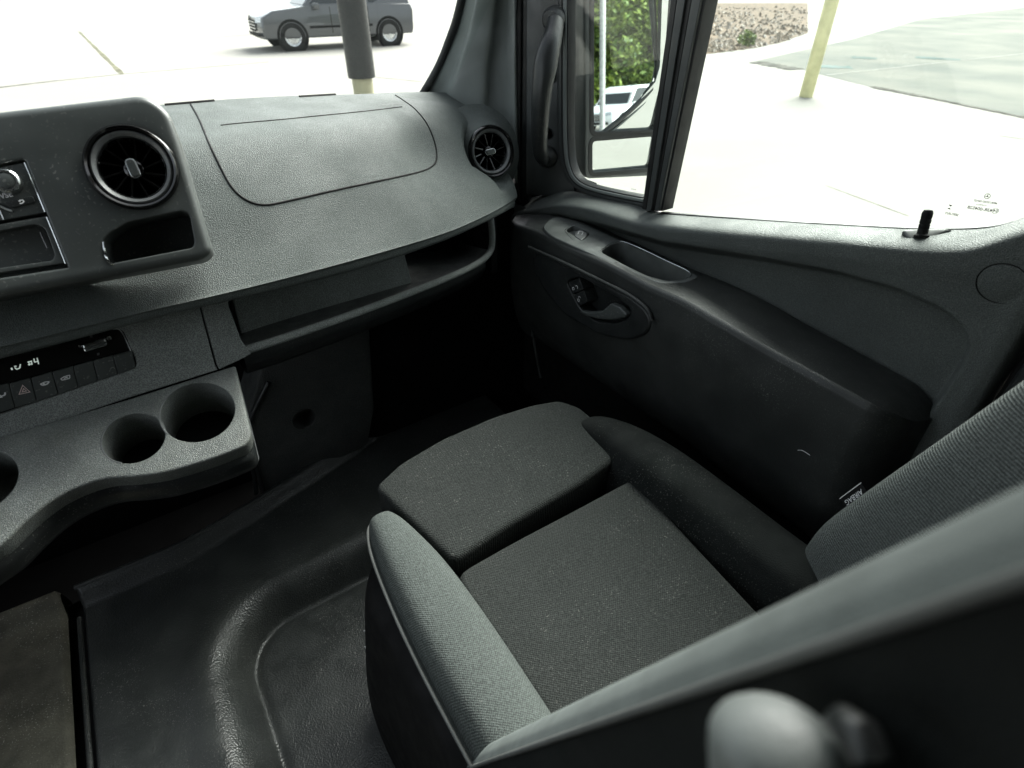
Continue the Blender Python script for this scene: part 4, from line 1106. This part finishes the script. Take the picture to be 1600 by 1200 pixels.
decal('etched_hourglass', EP, [[(hg[0] - 3.6 * u, hg[1] + 4.4 * u), (hg[0] + 3.6 * u, hg[1] + 4 * u), (hg[0], hg[1] + 1.0 * u)], [(hg[0] - 3.6 * u, hg[1] - 4 * u), (hg[0], hg[1] - 1.2 * u), (hg[0] + 3.6 * u, hg[1] - 4.4 * u)]], M['dark_print'], door)
lettering('etched_line', 'SEKURIT', EP, 6 * u, M['dark_print'], door, ex(990, 296), er, True)
# painted outer skin of the door
okp = Plane((.885, .5, -.6), (1, 0, 0))
sk = [(p.y, p.z - .016) for p in rw[0][:-2]]
ov = []
for y, z in sk: ov += [Vec((.884, y, z)), Vec((.915, y, z - .05)), Vec((.93, y, -.9)), Vec((.90, y, -1.45))]
of = []
for i in range(len(sk) - 1):
    for k in range(3): of.append((4 * i + k, 4 * i + k + 1, 4 * i + 5 + k, 4 * i + 4 + k))
link('outer_skin', mesh_of('outer_skin', ov, of), M['van_white'], door)
tube('outer_seal', spline([Vec((.884, y, z - .004)) for y, z in sk], 60), .006, M['seal'], door, 8)

# ================================================================== A-PILLAR, GRAB HANDLE, WINDSHIELD
pil = thing('a_pillar_trim', 'grey front pillar trim between windshield and side door', 'pillar trim')
def pc(l): return [f for f in l]
cols = [
    [ay(662, 150, 1.33), ay(690, 104, 1.30), ay(707, 64, 1.28), ay(722, 20, 1.25), ay(745, -80, 1.2)],
    [ay(690, 152, 1.30), ay(711, 104, 1.27), ay(725, 64, 1.25), ay(738, 20, 1.22), ay(758, -80, 1.17)],
    [ay(712, 156, 1.25), ay(720, 104, 1.24), ay(731, 64, 1.22), ay(742, 20, 1.2), ay(762, -80, 1.15)],
    [ay(752, 170, 1.20), ay(757, 104, 1.20), ay(762, 64, 1.19), ay(768, 20, 1.18), ay(780, -80, 1.13)],
    [ay(764, 180, 1.21), ay(768, 104, 1.215), ay(772, 64, 1.205), ay(776, 20, 1.195), ay(785, -80, 1.14)],
    [ay(785, 190, 1.19), ay(787, 104, 1.19), ay(789, 64, 1.19), ay(791, 20, 1.18), ay(795, -80, 1.13)],
    [ay(807, 230, 1.145), ay(805, 104, 1.145), ay(805, 64, 1.145), ay(805, 20, 1.145), ay(806, -80, 1.12)],
    [ay(812, 230, 1.20), ay(810, 104, 1.20), ay(810, 64, 1.20), ay(810, 20, 1.20), ay(811, -80, 1.16)],
]
cols = [[c[0] - ZU * .08] + c for c in cols]
grid('trim', cols, 40, 60, M['pillar'], pil)
# door seal between pillar and door: two dark upright mouldings
SLP = Plane(ax(815, 150, .805), (-.75, -.66, 0))
slab('upright_seal', SLP, SLP.pts([(804, 300), (804, -220), (816, -220), (815, 60), (813, 200), (812, 320)]), M['seal'], pil, depth=.03, bevel=.004, back=True)
slab('upright_moulding', SLP.shifted(-.008), SLP.shifted(-.008).pts([(813, 330), (814, 200), (816, -220), (830, -220), (828, 150), (826, 330)]), M['smooth'], pil, depth=.03, bevel=.003, back=True)
HPL = Plane(ax(850, 160, .826), (-.90, -.43, .02))
holes = []
for c in ((862, 121), (857, 209)): holes.append((circ(HPL.px(*c), .0115, 24), .03, .0012, True))
plate = slab('handle_plate', HPL, fillet(HPL.pts([(822, -220), (822, 305), (850, 306), (905, 305), (884, 274), (874, 236), (873, 180), (873, -220)]), [0, .01, .01, .004, .02, .02, .01, 0]), M['frame'], pil, holes=holes, depth=.03, bevel=.003)
for c in ((862, 121), (857, 209)):
    lathe('screw_ring', HPL.at(HPL.px(*c)), HPL.n, [(.0125, -.002), (.0120, .0012), (.0108, .0012), (.0105, -.004)], M['smooth'], plate, 28)
gh = thing('grab_handle', 'black upright grab handle screwed to the front pillar', 'grab handle')
hp_ = [ax(868, 34, .822), ax(864, 56, .806), ax(859, 74, .792), ax(853, 100, .780), ax(848, 130, .773), ax(845, 165, .770), ax(843.5, 200, .771), ax(843.5, 225, .776), ax(846, 242, .787), ax(850, 252, .80)]
tube('grip', spline(hp_, 60), [.0165 + .004 * math.sin(math.pi * min(1, k / 45)) - (.006 * sstep(52, 60, k)) for k in range(61)], M['smooth'], gh, 20, flat=(1.0, 1.15))
hd_ = spline(hp_, 60)
tube('grip_seam', hd_[16:18], .0193, M['black'], gh, 20, flat=(1.0, 1.15))
for s, p in (('mount', ax(866, 30, .826)), ('mount', ax(855, 245, .826))):
    lathe(s, p, HPL.n, [(.024, -.004), (.022, .010), (.016, .018), (0, .02)], M['smooth'], gh, 24)

ws = thing('windshield', 'clear windshield pane above the dashboard with dark edge seal', 'windshield')
wr = [[Vec((x, 1.36 - .10 * (x / .8) ** 2, -.235)) for x in (-.90, -.5, 0, .4, .70)], [Vec((x, 1.00 - .08 * (x / .8) ** 2, .10)) for x in (-.88, -.5, 0, .4, .70)], [Vec((x, .56 - .06 * (x / .8) ** 2, .44)) for x in (-.85, -.5, 0, .4, .72)]]
grid('pane', wr, 30, 20, M['glass'], ws)
tube('edge_seal', spline([ay(652, 158, 1.335), ay(661, 146, 1.325), ay(684, 106, 1.305), ay(701, 65, 1.285), ay(716, 20, 1.255), ay(738, -80, 1.21)], 40), .0085, M['seal'], ws, 10)
dk = [[Vec((x, 1.13 + d, z)) for x in (-.9, -.3, .1, .35, .50, .56)] for d, z in ((.04, -.235), (.12, -.232), (.30, -.25), (.45, -.31))]
grid('cowl', dk, 20, 8, M['pad'], dash)

# B-pillar behind the door
bp2 = thing('b_pillar', 'dark rear door pillar behind the seat backrest', 'pillar')
box('pillar_body', (.815, -.30, -1.3), (.88, .128, .40), M['black'], bp2, .01)
tube('pillar_moulding', [(.812, .118, -.9), (.812, .112, -.4), (.812, .09, 0), (.81, .05, .35)], .010, M['smooth'], bp2, 10)
vs = struct(box('van_side', (.89, -4.2, -1.45), (.93, .12, .9), M['van_white']))

# ================================================================== OUTSIDE MIRROR
mir = thing('side_mirror', 'large black door mirror with tall main glass and small lower glass', 'mirror')
MC = ax(975, 150, 1.06)
def norm_for(px, py, out):
    return (Vec(out).normalized() - ray(px, py).normalized()).normalized()
def heading(deg, elev): return Vec((math.sin(math.radians(deg)) * math.cos(math.radians(elev)), -math.cos(math.radians(deg)) * math.cos(math.radians(elev)), math.sin(math.radians(elev))))
MN = norm_for(975, 150, heading(20, -.55))
MP = Plane(MC, MN)
UPG = fillet(MP.pts([(924, -150), (924, 207), (1022, 203), (1034, 100), (1050, -150)]), [.01, .012, .012, .02, .01], 6)
LOG = fillet(MP.pts([(922, 219), (1021, 211), (1017, 262), (922, 270)]), .012, 6)
slab('mirror_frame', MP.shifted(.008), fillet(MP.pts([(909, -180), (911, 279), (1040, 273), (1075, -180)]), .02), M['frame'], mir, holes=[(UPG, .012, .003, False), (LOG, .012, .003, False)], depth=.05, bevel=.006, back=False)
for hole in (UPG, LOG):
    hp2 = ccw(dedupe(hole)); slab('glass_gasket', MP.shifted(.0095), inset(hp2, -.009), M['seal'], mir, holes=[(inset(hp2, .002), .011, .0012, False)], depth=.006, bevel=.0012)
# main glass with its corner cut off; a facet turned to the ground and two ribs are added to imitate a reflection
slab('main_glass', MP, fillet(MP.pts([(918, -160), (918, 212), (938, 214), (1000, 156), (1024, 128), (1031, 104), (1040, -160)]), [0, 0, 0, .02, .02, .02, 0], 4), M['mirror'], mir, depth=.003, bevel=.0003, seg=1, back=True)
MG = Plane(MP.at(MP.px(985, 190)) - MN * .0008, norm_for(1000, 180, heading(24, -13)))
slab('added_corner_glass', MG, MG.pts([(938, 214), (1000, 156), (1024, 128), (1031, 104), (1040, -160), (1056, -160), (1030, 212)]), M['mirror'], mir, depth=.003, bevel=.0003, seg=1, back=True)
rib = [MP.at(MP.px(*p), .001) for p in spline([(934, 214), (968, 187), (1000, 158), (1023, 131), (1030, 108), (1036, -160)], 40)]
tube('reflected_edge_rib', rib, .0058, M['frame'], mir, 8)  # added bars imitate the dark and pale lines of a reflected edge
tube('reflected_edge_rib', [p + MP.e1 * .010 - MP.e2 * .006 for p in rib], .0026, M['pillar'], mir, 8)
LGP = Plane(MP.at(MP.px(970, 240)), norm_for(970, 240, heading(22, -14)))
LOG = LGP.pts([(917, 213), (1026, 206), (1022, 268), (917, 276)])
slab('lower_glass', LGP, LOG, M['mirror'], mir, depth=.003, bevel=.0003, seg=1, back=True)
# housing behind the glasses and the inner side of the arm
hs = Plane(ax(898, 160, .99), (-.55, -.83, 0))
slab('mirror_arm', hs, fillet(hs.pts([(880, -180), (882, 196), (915, 206), (915, -180)]), .006), M['frame'], mir, depth=.06, bevel=.004, back=True)
slab('arm_foot', hs.shifted(-.006), fillet(hs.pts([(880, 195), (880, 262), (912, 268), (914, 206), (914, 202)]), .004), M['smooth'], mir, depth=.06, bevel=.004, back=True)

# ================================================================== THINGS SEEN ONLY THROUGH GLASS OR IN THE MIRROR
tyre_m = mat('tyre_rubber', (.015, .015, .015), .8, .2); rim_m = mat('alloy_rim', (.55, .56, .57), .3, .5, metal=1)
dglass = mat('dark_car_glass', (.02, .024, .026), .06, .5, mottle=0, rvar=0)
def car(name, label, loc, yaw, paint, L=4.8, W=1.9, H=1.75, hood=.62):
    t = thing(name, label, 'car'); R = Matrix.Rotation(yaw, 3, 'Z'); loc = Vec(loc)
    def P(x, y, z): return loc + R @ Vec((x, y, z))
    # side profile (length, height) of the body, nose at +x
    prof = [(-L / 2, .45), (-L / 2 - .02, .95), (-L / 2 + .05, 1.12), (-L * .20, 1.13), (L * .18, 1.12), (L * .40, 1.02), (L / 2 - .05, .86), (L / 2, .60), (L / 2 - .03, .32), (-L / 2 + .05, .32)]
    rws = []
    for s, in_ in ((-1, .06), (-1, 0), (-.6, -.0), (0, 0), (.6, 0), (1, 0), (1, .06)):
        rws.append([P(x - (.10 * abs(s) ** 3 * (1 if x > 0 else -1) if abs(x) > L * .4 else 0), s * (W / 2 - in_), z) for x, z in prof + [prof[0]]])
    bm = bmesh.new(); n = len(prof)
    vv = [[bm.verts.new(r[i]) for i in range(n)] for r in rws[1:-1]]
    for a, b in zip(vv, vv[1:]):
        for i in range(n): bm.faces.new((a[i - 1], a[i], b[i], b[i - 1]))
    bm.faces.new(vv[0]); bm.faces.new(vv[-1][::-1])
    bmesh.ops.bevel(bm, geom=list(bm.edges), offset=.05, segments=3, affect='EDGES', profile=.6, clamp_overlap=True)
    from_bm('body', bm, paint, t, autos=50)
    cab = [(-L * .47, 1.10, .02), (-L * .43, H - .12, .16), (-L * .36, H, .20), (L * .04, H, .20), (L * .09, H - .05, .18), (L * .22, 1.10, .04)]
    bm = bmesh.new(); A = [bm.verts.new(P(x, -(W / 2 - i), z)) for x, z, i in cab]; B = [bm.verts.new(P(x, (W / 2 - i), z)) for x, z, i in cab]
    for i in range(len(cab) - 1): bm.faces.new((A[i], A[i + 1], B[i + 1], B[i]))
    bm.faces.new(A); bm.faces.new(B[::-1])
    bmesh.ops.bevel(bm, geom=list(bm.edges), offset=.04, segments=3, affect='EDGES', profile=.6, clamp_overlap=True)
    from_bm('cabin', bm, paint, t, autos=50)
    def pane(nm, pts, m_=dglass): link(nm, mesh_of(nm, [P(*p) for p in pts], [list(range(len(pts)))], False), m_, t)
    for s in (-1, 1):
        yy = lambda z: s * (W / 2 - .04 - (z - 1.10) / (H - 1.1) * .15 + .012)
        pane('side_window', [(-L * .42, yy(1.16), 1.16), (-L * .39, yy(H - .14), H - .14), (-L * .19, yy(H - .12), H - .12), (-L * .19, yy(1.16), 1.16)])
        pane('side_window', [(-L * .17, yy(1.16), 1.16), (-L * .17, yy(H - .12), H - .12), (L * .05, yy(H - .12), H - .12), (L * .18, yy(1.16), 1.16)])
        for x in (-L * .31, L * .31):
            c = P(x, s * (W / 2 - .10), .36)
            ax_ = R @ Vec((0, s, 0))
            wv = lathe('wheel', c, ax_, [(.22, -.10), (.36, -.09), (.37, 0), (.36, .10), (.30, .115), (.235, .10)], tyre_m, t, 28, Vec((0, 0, 1)))
            lathe('rim', c, ax_, [(.236, .02), (.236, .10), (.21, .095), (.19, .05), (.06, .05), (.05, .08), (0, .08)], rim_m, wv, 28, Vec((0, 0, 1)))
        pane('headlight', [(L / 2 + .002, s * .55, .72), (L / 2 - .03, s * .55, .84), (L / 2 - .13, s * .86, .88), (L / 2 - .10, s * .88, .74)], rim_m)
        bm = bmesh.new()
        m_ = box('door_mirror', P(L * .15, s * (W / 2 + .08), 1.10) - Vec((.09, .09, .07)), P(L * .15, s * (W / 2 + .08), 1.10) + Vec((.09, .09, .09)), paint, t, .03)
        bm.free()
        for x in (-L * .18, L * .06): pane('door_seam', [(x, s * (W / 2 + .003), .42), (x + .02, s * (W / 2 + .003), .42), (x + .02, s * (W / 2 + .003), 1.08), (x, s * (W / 2 + .003), 1.08)], M['black'])
        pane('rub_strip', [(-L * .20, s * (W / 2 + .004), .56), (L * .20, s * (W / 2 + .004), .56), (L * .20, s * (W / 2 + .004), .62), (-L * .20, s * (W / 2 + .004), .62)], M['black'])
        for x in (-L * .31, L * .31): lathe('wheel_arch', P(x, s * (W / 2 - .02), .36), R @ Vec((0, s, 0)), [(.36, 0), (.44, 0), (.45, .022), (.40, .026), (.37, .018)], M['black'], t, 28, Vec((0, 0, 1)))
    pane('windscreen', [(L * .092 + .012, -(W / 2 - .24), H - .08), (L * .092 + .012, (W / 2 - .24), H - .08), (L * .215, (W / 2 - .12), 1.14), (L * .215, -(W / 2 - .12), 1.14)])
    bm = bmesh.new()
    g = [(L / 2 + .004, -.5, .50), (L / 2 + .004, .5, .50), (L / 2 + .002, .5, .78), (L / 2 + .002, -.5, .78)]
    pane('grille', g, M['black'])
    for k in range(3): pane('grille_bar', [(L / 2 + .012, -.5, .56 + k * .08), (L / 2 + .012, .5, .56 + k * .08), (L / 2 + .012, .5, .585 + k * .08), (L / 2 + .012, -.5, .585 + k * .08)], rim_m)
    pane('bumper_inlet', [(L / 2 - .012, -.8, .36), (L / 2 - .012, .8, .36), (L / 2 + .004, .8, .46), (L / 2 + .004, -.8, .46)], M['black'])
    return t
silver = mat('charcoal_paint', (.055, .058, .062), .3, .5, coat=.8, mottle=0, rvar=0); whitep = mat('white_car_paint', (.72, .75, .77), .3, .5, coat=.5, mottle=0, rvar=0)
wb = az(462, 80, GROUND)
car('parked_car', 'dark grey parked car far ahead, seen at top of windshield', wb + Vec((1.55, .80, 0)), math.radians(176), silver)

# where the main glass looks: placed along its real line of reflection
def refl(px, py, dist, z=GROUND):
    d = ray(px, py); p = d * (MN.dot(MC) / MN.dot(d)); d = d.normalized(); o = d - MN * 2 * d.dot(MN)
    h = math.hypot(o.x, o.y); q = p + o * (dist / h)
    if z is not None: q.z = z
    return q
back = heading(20, 0)
car('white_suv', 'white four-wheel-drive car under the trees, seen in the mirror', refl(976, 185, 29), math.atan2(-back.y, -back.x) + .6, whitep, 4.9, 1.95, 1.85)
pole = thing('grey_pole', 'slim grey pole in front of the white car in the mirror', 'pole')
tube('shaft', [refl(941, 200, 18), refl(941, 200, 18) + ZU * 6], .085, mat('galvanised_grey', (.35, .36, .36), .5, .5), pole, 12)
for i in range(9):
    b = refl(890 + (i % 5) * 40 + (20 if i > 4 else 0), 150, (46 if i < 5 else 54) + rng.uniform(-2, 2))
    word = ['leftmost of the front', 'second of the front', 'middle of the front', 'fourth of the front', 'last of the front', 'leftmost of the back', 'second of the back', 'third of the back', 'last of the back'][i]
    t = thing('leafy_tree', 'bright green leafy tree behind the mirrored white car, %s row' % word, 'tree', group='trees reflected in the mirror')
    H_ = rng.uniform(9.5, 12)
    tube('trunk', [b, b + Vec((.1, .05, H_ * .3)), b + Vec((.0, .2, H_ * .6)), b + Vec((.1, .1, H_ * .9))], [.22, .17, .10, .03], bark, t, 8)
    cs = [(b + Vec((rng.uniform(-1.7, 1.7), rng.uniform(-1.7, 1.7), rng.uniform(1.2, H_))), rng.uniform(.8, 1.5)) for _ in range(34)]
    leaf_cloud('crown', cs, 9000, .20, t, 20 + i)

# keep two mesh copies apart from accidental overlaps: nothing else
